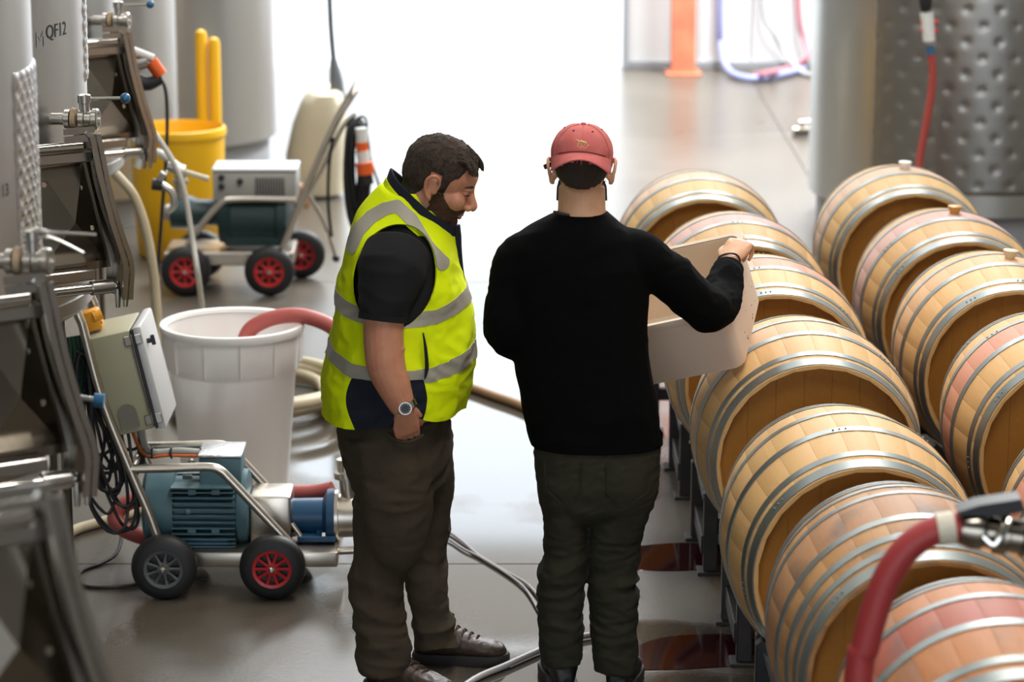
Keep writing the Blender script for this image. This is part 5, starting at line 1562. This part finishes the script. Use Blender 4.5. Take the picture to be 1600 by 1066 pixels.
# control box: leaning back on the frame
def bxp(a, l, y):   # a: towards the lid, l: along the box, y: across
    o0 = W(134, 531, YN + 0.04)
    f = (W(202, 516, YN + 0.04) - o0); f.y = 0; fl = f.length; f.normalize()
    d = (W(193, 697, YN + 0.04) - o0); d.y = 0; dl = d.length; d.normalize()
    return o0 + f * (a * fl) + d * (l * dl) + Vector((0, y, 0))
f_ = (bxp(1, 0, 0) - bxp(0, 0, 0)).normalized(); d_ = (bxp(0, 1, 0) - bxp(0, 0, 0)).normalized()
d_ = (d_ - f_ * d_.dot(f_)).normalized()
BRot = Matrix((f_, Vector((0, 1, 0)), f_.cross(Vector((0, 1, 0))))).transposed()
Lb = 0.355; Db = (bxp(1, 0, 0) - bxp(0, 0, 0)).length; Wb = 0.30
bo = bxp(0, 0, 0)
def B(a, y, l): return bo + f_ * a + Vector((0, y, 0)) + d_ * l
box_ = MB().box(B(Db / 2, Wb / 2, Lb / 2), (Db, Wb, Lb), BRot, 0.010, 2).build('control_box', M['enclosure'], c1)
MB().box(B(Db + 0.007, Wb / 2, Lb / 2), (0.012, Wb + 0.004, Lb + 0.004), BRot, 0.003).build('door_gasket', M['black_plastic'], box_)
lid = MB().box(B(Db + 0.026, Wb / 2, Lb / 2), (0.030, Wb + 0.012, Lb + 0.012), BRot, 0.008, 2).build('box_door', M['lid_grey'], c1)
for l_ in (0.035, Lb - 0.035):
    MB().box(B(Db - 0.010, -0.004, l_), (0.030, 0.008, 0.034), BRot, 0.002).build('hinge', M['steel_dark'], c1)
    MB().box(B(Db + 0.024, -0.008, l_), (0.022, 0.008, 0.034), BRot, 0.002).build('hinge', M['steel'], c1)
MB().cyl(B(Db - 0.001, -0.006, 0.015), B(Db - 0.001, -0.006, Lb - 0.015), 0.004, seg=8).build('hinge_rod', M['steel'], c1)
MB().cyl(B(Db + 0.04, 0.05, 0.06), B(Db + 0.056, 0.05, 0.06), 0.009, seg=12).build('door_key', M['black_plastic'], lid)
MB().box(B(Db + 0.062, 0.05, 0.06), (0.014, 0.008, 0.036), BRot, 0.002).build('key_wing', M['black_plastic'], lid)
pl = []
for k in range(13):
    a = math.pi * k / 12; pl.append(B(0.075 - math.cos(a) * 0.032, -0.002, Lb - 0.075 - math.sin(a) * 0.03))
pl += [B(0.107, -0.002, Lb - 0.02), B(0.043, -0.002, Lb - 0.02)]
M['grey_patch'] = mat('grey_plate', (0.19, 0.175, 0.14), 0.6)
MB().prism(pl, (0, -0.006, 0)).build('side_plate', M['grey_patch'], box_)
# cable conduit from box to motor with a zip-tied orange cable
MB().tube([B(0.09, 0.10, Lb), W(232, 705, YM), W(280, 705, YM), W(318, 708, YM)], 0.013, 12, 4).build('conduit', M['vent_grey'], c1)
MB().tube([B(0.06, 0.08, Lb), W(226, 712, YM - 0.02), W(262, 712, YM - 0.02), W(318, 713, YM - 0.015)], 0.006, 8, 4).build('power_cable', M['orange_cable'], c1)
for px_ in (238, 268, 314):
    q = W(px_, 708, YM - 0.01); MB().lathe([(-0.003, 0.016), (-0.003, 0.021), (0.003, 0.021), (0.003, 0.016)], q, AX, 16, False).build('zip_tie', M['black_plastic'], c1)
MB().tube([W(218, 700, YM), W(222, 720, YM - 0.03), W(210, 745, YM - 0.05), W(213, 790, YM - 0.05)], 0.012, 8, 4).build('cable_bend', M['black_rubber'], c1)
# yellow pendant switch lying on the control box
pd = thing('pendant_switch', 'orange-yellow pendant switch lying on top of the cream control box', 'switch', B(0.02, 0.1, 0))
pc = B(0.010, 0.11, -0.042)
pr = BRot @ Matrix.Rotation(R(-6), 3, 'Y')
MB().box(pc, (0.078, 0.07, 0.070), pr, 0.008, 2).build('switch_body', M['orange_pendant'], pd)
kn = pc + pr @ Vector((0.05, -0.02, 0.012))
MB().cyl(pc + pr @ Vector((0.02, -0.03, 0.012)), kn, 0.019, 0.018, 20).build('knob', M['orange_pendant'], pd)
MB().cyl(pc + pr @ Vector((0.036, -0.02, -0.016)), pc + pr @ Vector((0.041, -0.02, -0.016)), 0.006, seg=10).build('button', M['black_plastic'], pd)

# black cable hank hanging on the cart handle
ck = thing('cable_hank', 'tangled hank of black cable hanging behind the cream control box', 'cable', WZ(150, 905))
rc = random.Random(11)
mbk = MB()
ctr_top = W(120, 545, YN + 0.10)
for i in range(17):
    w_ = rc.uniform(0.035, 0.10); h_ = rc.uniform(0.38, 0.66); yo = rc.uniform(-0.05, 0.10); xo = rc.uniform(-0.055, 0.06); sl = rc.uniform(0.04, 0.16)
    pts = []
    for k in range(17):
        a = 2 * math.pi * k / 16
        t = (1 - math.cos(a)) / 2
        pts.append(ctr_top + Vector((xo + w_ * math.sin(a) * (0.35 + 0.75 * t) + sl * t + rc.uniform(-.008, .008), yo + rc.uniform(-.012, .012) + 0.03 * math.sin(a), -h_ * t)))
    mbk.tube(pts, 0.0062, 7, 3)
mbk.build('cable_loops', M['black_rubber'], ck)
mbk = MB()
for i in range(6):
    pts = [ctr_top + Vector((-0.035 + i * 0.012 + 0.008 * math.sin(k), 0.01 * i - 0.05, 0.05 - k * 0.055)) for k in range(6)]
    mbk.tube(pts, 0.007, 7, 3)
M['green_cable'] = mat('green_black_cable', (0.01, 0.045, 0.028), 0.5)
mbk.build('cable_bundle', M['green_cable'], ck)
MB().tube([ctr_top + Vector((0.10, 0, -0.50)), WZ(190, 800, 0.12), WZ(186, 858, 0.03), WZ(160, 880, 0.008), WZ(128, 892, 0.007), WZ(120, 910, 0.007), WZ(150, 918, 0.007), WZ(212, 914, 0.007), WZ(228, 900, 0.007)], 0.0065, 8, 5).build('cable_tail', M['black_rubber'], ck)
MB().cyl(ctr_top + Vector((-0.07, 0.05, 0.01)), ctr_top + Vector((0.05, 0.05, 0.012)), 0.011, seg=10).build('hook_rod', M['steel_dark'], ck)

# ------------------------------------------------------------------ far pump cart
c2 = thing('pump_cart', 'far pump cart with dark green motor, grey drive unit and red wheel hubs', 'pump cart', WZ(370, 462))
YF = WZ(400, 462).y
w2 = 0.130
for px_, py_, dy in ((290, 420, 0), (421, 425, 0), (338, 402, 0.45), (466, 405, 0.45)):
    p_ = W(px_, py_, YF) if dy == 0 else None
    xx = W(290 if px_ in (290, 338) else 421, 422, YF).x + (0.03 if dy else 0)
    if px_ == 466: xx += 0.10
    wheel(c2, (xx, YF + dy, w2), w2, 0.085, M['red_hub'], 8)
for px_ in (290, 421):
    xx = W(px_, 422, YF).x; MB().cyl((xx, YF, w2), (xx, YF + 0.45, w2), 0.014, seg=10).build('axle', M['steel_cart'], c2)
YG = YF + 0.22
def fx(px_, py_, Y=None): return W(px_, py_, YG if Y is None else Y)
za, zb_ = fx(360, 384).z, fx(360, 405).z
MB().box(((fx(262, 390).x + fx(462, 390).x) / 2, YG, (za + zb_) / 2), (fx(462, 390).x - fx(262, 390).x, 0.36, za - zb_), None, 0.008).build('chassis', M['steel_cart'], c2)
MB().lathe([(0, 0.06), (0.005, 0.125), (0.06, 0.14), (0.07, 0.128), (0.30, 0.128), (0.31, 0.14), (0.36, 0.14), (0.39, 0.06)], (fx(342, 340).x, YG, fx(400, 341).z), AX, 40).build('motor', M['motor_dark'], c2)
mo2 = c2.children[-1] if c2.children else None
MB().box((fx(398, 368).x, YG, fx(398, 368).z - 0.01), (0.30, 0.22, 0.05), None, 0.006).build('motor_foot', M['motor_dark'], c2)
MB().lathe([(0, 0.05), (0, 0.085), (0.10, 0.09), (0.14, 0.07), (0.24, 0.07)], (fx(268, 335).x, YG, fx(300, 332).z), AX, 32).build('pump_casing', M['motor_dark'], c2)
MB().lathe([(0, 0.03), (0.03, 0.045), (0.045, 0.045), (0.05, 0.03), (0.10, 0.028)], (fx(252, 332).x, YG, fx(300, 332).z), AX, 24).build('inlet_flange', M['steel_cart'], c2)
MB().lathe([(0, 0.03), (0.13, 0.03), (0.132, 0.042), (0.15, 0.042), (0.152, 0.03), (0.2, 0.028)], (fx(283, 332).x, YG, fx(300, 325).z), (0, 0, 1), 24).build('outlet_pipe', M['steel'], c2)
# drive unit
zd0, zd1 = fx(400, 308).z, fx(400, 262).z
xd0, xd1 = fx(336, 285).x, fx(466, 285).x
dv = MB().box(((xd0 + xd1) / 2, YG, (zd0 + zd1) / 2), (xd1 - xd0, 0.26, zd1 - zd0), None, 0.012, 2).build('drive_unit', M['vent_grey'], c2)
MB().box(((xd0 + xd1) / 2, YG, zd1 + 0.008), (xd1 - xd0 + 0.006, 0.27, 0.016), None, 0.005).build('drive_lid', M['lid_grey'], c2)
for k in range(11):
    px_ = 400 + k * 4.3
    q = W(px_, 287, YG - 0.132)
    MB().box((q.x, YG - 0.1325, (zd0 + zd1) / 2), (0.007, 0.006, 0.095), None).build('vent_slot', M['vent_dark'], dv)
for px_, py_ in ((346, 278), (346, 292), (375, 284)):
    q = W(px_, py_, YG - 0.13); MB().cyl((q.x, YG - 0.128, q.z), (q.x, YG - 0.145, q.z), 0.018, 0.015, 16).build('cable_gland', M['black_plastic'], dv)
for dy in (0.02, 0.42):
    Q = (lambda a, b: W(a, b, YF + 0.02) + Vector((0, dy - 0.02, 0)))
    tube_frame(c2, [Q(292, 385), Q(318, 348), Q(345, 318), Q(360, 312), Q(400, 311), Q(462, 312)], 0.017)
    tube_frame(c2, [Q(440, 392), Q(462, 335), Q(492, 262), Q(525, 192), Q(549, 152)], 0.017, 'handle_tube')
tube_frame(c2, [W(549, 152, YF + 0.02), W(556, 140, YF + 0.05), W(556, 140, YF + 0.05) + Vector((0, 0.34, 0)), W(549, 152, YF + 0.02) + Vector((0, 0.40, 0))], 0.017, 'push_handle')
tube_frame(c2, [W(455, 352, YF + 0.02), W(500, 270, YF + 0.02), W(536, 198, YF + 0.02), W(556, 178, YF + 0.02)], 0.012, 'stay')
tube_frame(c2, [W(480, 300, YF + 0.02), W(505, 345, YF + 0.02), W(525, 402, YF + 0.02)], 0.010, 'prop_stand')
MB().ball(W(525, 404, YF + 0.02), 0.02, 12, 8).build('prop_foot', M['black_rubber'], c2)
for py_ in (232, 300): 
    px_ = 508 if py_ == 232 else 478
    tube_frame(c2, [W(px_, py_, YF + 0.02), W(px_, py_, YF + 0.02) + Vector((0, 0.40, 0))], 0.013, 'cross_tube')
# its cable hank with a plug
k2 = thing('cable_hank', 'coil of black cable with orange plugs hung on the far cart handle', 'cable', WZ(560, 450))
mb2 = MB(); rc = random.Random(4)
ct2 = W(556, 188, YF + 0.0)
for i in range(12):
    w_ = rc.uniform(0.03, 0.055); h_ = rc.uniform(0.40, 0.60); xo = rc.uniform(-0.03, 0.02); yo = rc.uniform(-0.06, 0.03)
    mb2.tube([ct2 + Vector((xo + w_ * math.sin(2 * math.pi * k / 12), yo + 0.02 * math.cos(k), -h_ * (1 - math.cos(2 * math.pi * k / 12)) / 2)) for k in range(13)], 0.011, 7, 2)
mb2.build('cable_loops', M['black_rubber'], k2)
MB().tube([W(552, 190, YF), W(566, 182, YF - 0.02), W(573, 192, YF - 0.03), W(573, 225, YF - 0.04), W(583, 262, YF - 0.04), W(596, 300, YF - 0.04)], 0.007, 8, 4).build('cable_tail', M['black_rubber'], k2)
MB().tube([W(520, 215, YF), W(514, 260, YF), W(513, 320, YF), W(518, 370, YF)], 0.009, 8, 4).build('cable_tail', M['black_rubber'], k2)
for (a, b_, m_, r_) in (((564, 200), (566, 222), 'white_plastic', 0.030), ((565, 222), (566, 236), 'orange_plastic', 0.032), ((566, 236), (569, 254), 'white_plastic', 0.034), ((569, 254), (571, 272), 'orange_plastic', 0.046), ((571, 272), (574, 288), 'black_plastic', 0.036)):
    MB().cyl(W(*a, YF - 0.09), W(*b_, YF - 0.09), r_, r_ * 0.95, 20).build('plug', M[m_], k2)

# ------------------------------------------------------------------ white bin
bk = thing('bin', 'tall white plastic bin with pink splashes, a red hose hanging in it', 'bin', WZ(364, 757))
bY = WZ(364, 757).y; bc = W(363, 503, bY); hb = bc.z
def bin_mat():
    m = mat('white_bin_plastic', (0.93, 0.925, 0.90), 0.42, var=((0.88, 0.72, 0.66), 7, 0.2, (1, 1, 0.3)))
    b = m.node_tree.nodes['Principled BSDF']
    b.inputs['Subsurface Weight'].default_value = 0.25; b.inputs['Subsurface Radius'].default_value = (0.03, 0.03, 0.028); b.inputs['Subsurface Scale'].default_value = 1.0
    return m
M['bin'] = bin_mat()
MB().lathe([(0.0, 0.01), (0.0, 0.195), (0.012, 0.208), (hb - 0.19, 0.245), (hb - 0.175, 0.258), (hb - 0.06, 0.266), (hb - 0.03, 0.267), (hb - 0.022, 0.256), (0.02, 0.20), (0.014, 0.01)], (bc.x, bY, 0), (0, 0, 1), 72).build('bin_body', M['bin'], bk, 40)
MB().lathe([(hb - 0.035, 0.262), (hb - 0.034, 0.280), (hb - 0.012, 0.285), (hb - 0.003, 0.283), (hb, 0.275), (hb - 0.004, 0.262), (hb - 0.02, 0.256)], (bc.x, bY, 0), (0, 0, 1), 72, False).build('rim', M['bin'], bk, 50)
for k in range(12):
    a = 2 * math.pi * k / 12 + 0.2
    p0_ = Vector((bc.x + math.cos(a) * 0.270, bY + math.sin(a) * 0.270, 0))
    MB().box(p0_ + Vector((0, 0, hb - 0.105)), (0.012, 0.006, 0.135), Matrix.Rotation(a, 3, 'Z') @ Matrix.Rotation(R(3), 3, 'Y'), 0.002).build('rib', M['bin'], bk)

# ------------------------------------------------------------------ hoses
def ribbed(mb_pts, r, name, m, label, cat='hose', rib=True, parent=None, sub=8):
    pts, _ = smooth_path([Vector(p) for p in mb_pts], [0] * len(mb_pts), sub)
    L = [0.0]
    for a, b in zip(pts[:-1], pts[1:]): L.append(L[-1] + (b - a).length)
    tot = L[-1]; n = int(tot / 0.006) if rib else len(pts); out = []; rr = []
    j = 0
    for i in range(n + 1):
        s = tot * i / n
        while j < len(L) - 2 and L[j + 1] < s: j += 1
        t = (s - L[j]) / max(1e-9, L[j + 1] - L[j])
        out.append(lerp(pts[j], pts[j + 1], t)); rr.append(r * (1 + (0.035 if (i % 2 == 0 and rib) else 0)))
    o = MB().tube(out, rr, 16).build(name, M[m] if isinstance(m, str) else m, parent, 60)
    if label: tag(o, label, cat)
    return o
M['red_ribbed'] = mat('red_ribbed_hose', (0.46, 0.10, 0.085), 0.5)
hh = bY - 0.03
ribbed([Vector((W(372, 640, hh).x, hh, 0.25)), W(376, 580, hh), W(385, 525, hh), W(410, 503, hh), W(450, 493, hh), W(490, 498, hh), W(530, 520, hh), W(575, 575, hh), W(610, 680, hh), WZ(640, 780, 0.03), WZ(600, 800, 0.03)], 0.030, 'suction_hose', 'red_ribbed', 'ribbed red hose arching out of the white bin behind the man in the vest')
zz = 0.135
ribbed([Vector((xp[3] - 0.02, YM + 0.16, zp + 0.05)), W(480, 771, YM + 0.18), W(400, 769, YM + 0.20), W(300, 772, YM + 0.22), W(230, 778, YM + 0.22), W(196, 788, YM + 0.2), W(180, 808, YM + 0.17), W(192, 826, YM + 0.14), W(235, 842, YM + 0.15), W(300, 850, YM + 0.17)], 0.029, 'delivery_hose', 'red_ribbed', 'red hose looping round the back of the near pump cart')
cc = WZ(395, 655)
ci = thing('hose_coil', 'cream hose coiled on the floor behind the white bin', 'hose', (cc.x, cc.y, 0))
pts = []
rc = random.Random(21)
for k in range(0, 62):
    a = k * 2 * math.pi / 14
    r1 = 0.36 + 0.05 * math.sin(k * 0.37) + 0.004 * (k % 14)
    pts.append(Vector((cc.x + 0.02 + r1 * 0.86 * math.cos(a), cc.y + 0.25 + r1 * 0.95 * math.sin(a) + 0.08 * math.sin(k * 0.21), 0.026 + 0.026 * (k / 14.0) * 0.9)))
ribbed(pts, 0.024, 'hose', 'cream_hose', None, rib=False, parent=ci, sub=4)
tag(MB().tube([WZ(520, 596, .02), WZ(640, 585, .02), WZ(722, 602, .02), WZ(770, 618, .02), WZ(822, 637, .02), WZ(870, 665, .02), WZ(880, 720, .02)], 0.020, 12, 5).build('floor_hose', mat('brown_hose', (0.30, 0.17, 0.075), 0.5)), 'brown hose lying on the wet floor between the two men', 'hose')
M['grey_cable'] = mat('grey_cable', (0.33, 0.31, 0.31), 0.5)
tag(MB().tube([WZ(600, 790, .008), WZ(690, 826, .008), WZ(722, 846, .008), WZ(748, 868, .008), WZ(790, 893, .008), WZ(826, 915, .008), WZ(850, 945, .008)], 0.0055, 8, 5).build('floor_cable', M['grey_cable']), 'grey cable on the bright floor, upper of the pair between the men', 'cable')
tag(MB().tube([WZ(600, 806, .008), WZ(690, 838, .008), WZ(724, 858, .008), WZ(752, 872, .008), WZ(795, 899, .008), WZ(822, 922, .008), WZ(842, 955, .008)], 0.005, 8, 5).build('floor_cable', M['grey_cable']), 'grey cable on the bright floor, lower of the pair between the men', 'cable')
tag(MB().tube([WZ(690, 1100, .013), WZ(740, 1062, .013), WZ(790, 1040, .013), WZ(830, 1022, .013), WZ(880, 1002, .013), WZ(940, 990, .013), WZ(990, 992, .013)], 0.0105, 12, 5).build('floor_hose', mat('light_grey_hose', (0.42, 0.40, 0.38), 0.45)), 'light grey hose on the floor beside the brown boot toe', 'hose')
tag(MB().tube([WZ(60, 870, .02), WZ(110, 832, .02), WZ(150, 818, .02), WZ(210, 800, .02), WZ(255, 770, .02)], 0.020, 12, 5).build('floor_hose', M['cream_hose']), 'cream hose on the floor under the black cable hank', 'hose')
# hoses and leads hanging off the far hatch
ht_ = 12.2
tag(MB().tube([W(170, 262, ht_), W(190, 282, ht_), W(210, 308, ht_), W(228, 360, ht_), W(240, 430, ht_), W(245, 500, ht_), W(244, 560, ht_), WZ(250, 620, .02), WZ(300, 640, .02)], 0.021, 12, 5).build('hanging_hose', M['cream_hose']), 'cream hose hanging down from the farthest left hatch to the floor', 'hose')
tag(MB().tube([W(240, 118, ht_ + .6), W(256, 132, ht_ + .6), W(261, 170, ht_ + .6), W(260, 240, ht_ + .6), W(254, 320, ht_ + .6), W(247, 420, ht_ + .6), W(243, 500, ht_ + .6), WZ(240, 560, .006)], 0.008, 8, 5).build('hanging_cable', M['black_rubber']), 'thin black cable hanging down in front of the yellow drum', 'cable')
tag(MB().tube([W(200, 188, ht_ + .3), W(230, 196, ht_ + .3), W(255, 228, ht_ + .3), W(275, 262, ht_ + .3), W(288, 300, ht_ + .3), W(300, 372, ht_ + .3), W(312, 450, ht_ + .3), WZ(322, 540, .012)], 0.0125, 10, 5).build('hanging_hose', M['white_hose']), 'slim white hose hanging in front of the yellow drum and far cart', 'hose')
sv_ = thing('hose_valve', 'white-handled steel hose valve hanging before the yellow drum', 'valve', W(280, 300, ht_ + .35))
yv_ = ht_ + .35
MB().tube([W(214, 262, yv_), W(222, 244, yv_), W(245, 238, yv_), W(265, 250, yv_), W(280, 262, yv_)], 0.017, 12, 4).build('elbow', M['white_plastic'], sv_)
MB().cyl(W(262, 258, yv_), W(288, 268, yv_), 0.028, seg=16).build('valve_body', M['steel'], sv_)
MB().cyl(W(288, 268, yv_), W(326, 280, yv_), 0.011, 0.013, 12).build('handle', M['cream_poly'], sv_)
MB().tube([W(256, 270, yv_), W(250, 285, yv_), W(268, 300, yv_), W(272, 320, yv_), W(262, 330, yv_)], 0.015, 12, 4).build('hose_tail', M['steel'], sv_)
MB().cyl(W(238, 288, yv_), W(254, 290, yv_), 0.026, seg=16).build('cap', M['black_plastic'], sv_)
MB().tube([W(200, 212, yv_), W(216, 220, yv_), W(231, 229, yv_)], [0.018, 0.016, 0.012], 12, 3).build('lever', M['white_plastic'], sv_)
pw = thing('power_plugs', 'pair of orange and white power plugs hung by the farthest left hatch', 'plug', W(228, 130, 11.9))
for (a, b_, m_, r_) in (((206, 82), (207, 108), 'orange_plastic', 0.028), ((236, 96), (252, 118), 'orange_plastic', 0.030), ((208, 80), (240, 92), 'white_plastic', 0.020), ((216, 100), (232, 96), 'steel', 0.028)):
    MB().cyl(W(*a, 11.9), W(*b_, 11.9), r_, r_ * 0.92, 18).build('plug_shell', M[m_], pw)
MB().tube([W(204, 122, 11.9), W(218, 128, 11.9), W(234, 130, 11.9), W(254, 122, 11.9)], [0.022, 0.035, 0.03, 0.02], 12, 4).build('cable_knot', M['black_rubber'], pw)

# red hose with valve on a standpipe in the right foreground
YH = 5.72
sp_ = thing('standpipe', 'steel standpipe valve with black lever in the lower right corner', 'valve', (2.05, YH, 0))
MB().tube([Vector((2.05, YH, 0.02)), Vector((2.05, YH, 1.25)), Vector((2.04, YH, 1.33)), Vector((1.95, YH, W(1600, 842, YH).z - 0.03)), W(1600, 842, YH)], 0.032, 18, 5).build('pipe', M['steel_dark'], sp_)
MB().cyl(Vector((2.05, YH, 0)), Vector((2.05, YH, 0.02)), 0.09, seg=24).build('floor_flange', M['steel_dark'], sp_)
va = W(1498, 824, YH); vb = W(1610, 842, YH); vd = (vb - va)
MB().lathe([(0, 0.026), (0.002, 0.034), (0.03, 0.042), (0.05, 0.040), (0.055, 0.034), (0.075, 0.034), (0.078, 0.044), (0.10, 0.044), (0.104, 0.036), (0.13, 0.036), (0.134, 0.042), (vd.length, 0.040)], va, vd, 32).build('valve_body', M['steel_dark'], sp_)
MB().tube([va + vd * 0.30 + Vector((0, -0.04, 0.0)), va + vd * 0.45 + Vector((0, -0.048, -0.012)), va + vd * 0.58 + Vector((0, -0.044, 0.02)), va + vd * 0.66 + Vector((0, -0.03, 0.042))], 0.008, 10, 4).build('clamp_bolt', M['chrome'], sp_)
MB().prism([W(1498, 800, YH - .03), W(1530, 790, YH - .03), W(1596, 780, YH - .03), W(1602, 800, YH - .03), W(1560, 808, YH - .03), W(1500, 806, YH - .03)], (0, 0.06, 0)).build('lever', M['black_rubber'], sp_)
rh = ribbed([Vector((W(1320, 1066, YH).x - 0.05, YH - 0.05, 0.03)), Vector((W(1320, 1066, YH).x - 0.02, YH - 0.02, 0.5)), W(1342, 1066, YH), W(1352, 1010, YH), W(1368, 950, YH), W(1392, 892, YH), W(1424, 850, YH), W(1460, 828, YH), W(1500, 824, YH)], 0.031, 'wine_hose', 'red_dark', None, rib=False) if False else None
M['red_dark'] = mat('dark_red_hose', (0.33, 0.028, 0.028), 0.5, bump=(300, 0.1))
hs = thing('wine_hose', 'thick dark red hose bending down in the right foreground', 'hose', (W(1330, 1066, YH).x, YH, 0))
hx = W(1335, 1066, YH).x
MB().tube([Vector((hx - 0.25, YH - 0.25, 0.032)), Vector((hx - 0.08, YH - 0.1, 0.05)), Vector((hx - 0.015, YH - 0.03, 0.45)), W(1340, 1075, YH), W(1352, 1010, YH), W(1368, 950, YH), W(1392, 892, YH), W(1424, 851, YH), W(1462, 829, YH), W(1500, 824, YH)], 0.0305, 22, 8).build('hose', M['red_dark'], hs)
M['tape'] = mat('cream_tape', (0.60, 0.55, 0.44), 0.6, bump=(60, 0.3))
MB().cyl(W(1464, 828, YH), W(1491, 824, YH), 0.0345, seg=28).build('tape_wrap', M['tape'], hs)

# ------------------------------------------------------------------ rack reflections painted as dark sheets
M['wine'] = mat('dark_reflection', (0.030, 0.004, 0.006), 0.06)  # dark rack reflection on the wet floor, put into the base colour
def painted_reflection(pts, label):
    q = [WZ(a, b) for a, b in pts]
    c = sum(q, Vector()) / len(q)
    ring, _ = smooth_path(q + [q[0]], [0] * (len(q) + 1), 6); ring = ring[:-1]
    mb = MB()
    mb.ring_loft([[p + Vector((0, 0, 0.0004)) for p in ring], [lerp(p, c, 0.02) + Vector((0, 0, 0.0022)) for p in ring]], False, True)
    o = mb.build('reflection_sheet', M['wine'], None, None)
    return tag(o, label, 'painted_reflection', 'painted reflections of the barrel racks')
painted_reflection([(985, 855), (1050, 849), (1100, 850), (1150, 856), (1150, 886), (1100, 891), (1050, 893), (1015, 892), (985, 888)], 'painted dark red rack reflection on the floor behind the standing man, further from the camera')
painted_reflection([(990, 1012), (1030, 998), (1090, 992), (1160, 994), (1200, 1010), (1190, 1036), (1100, 1045), (1030, 1048), (985, 1044)], 'painted dark red rack reflection by the black boots and racks, nearer the camera')
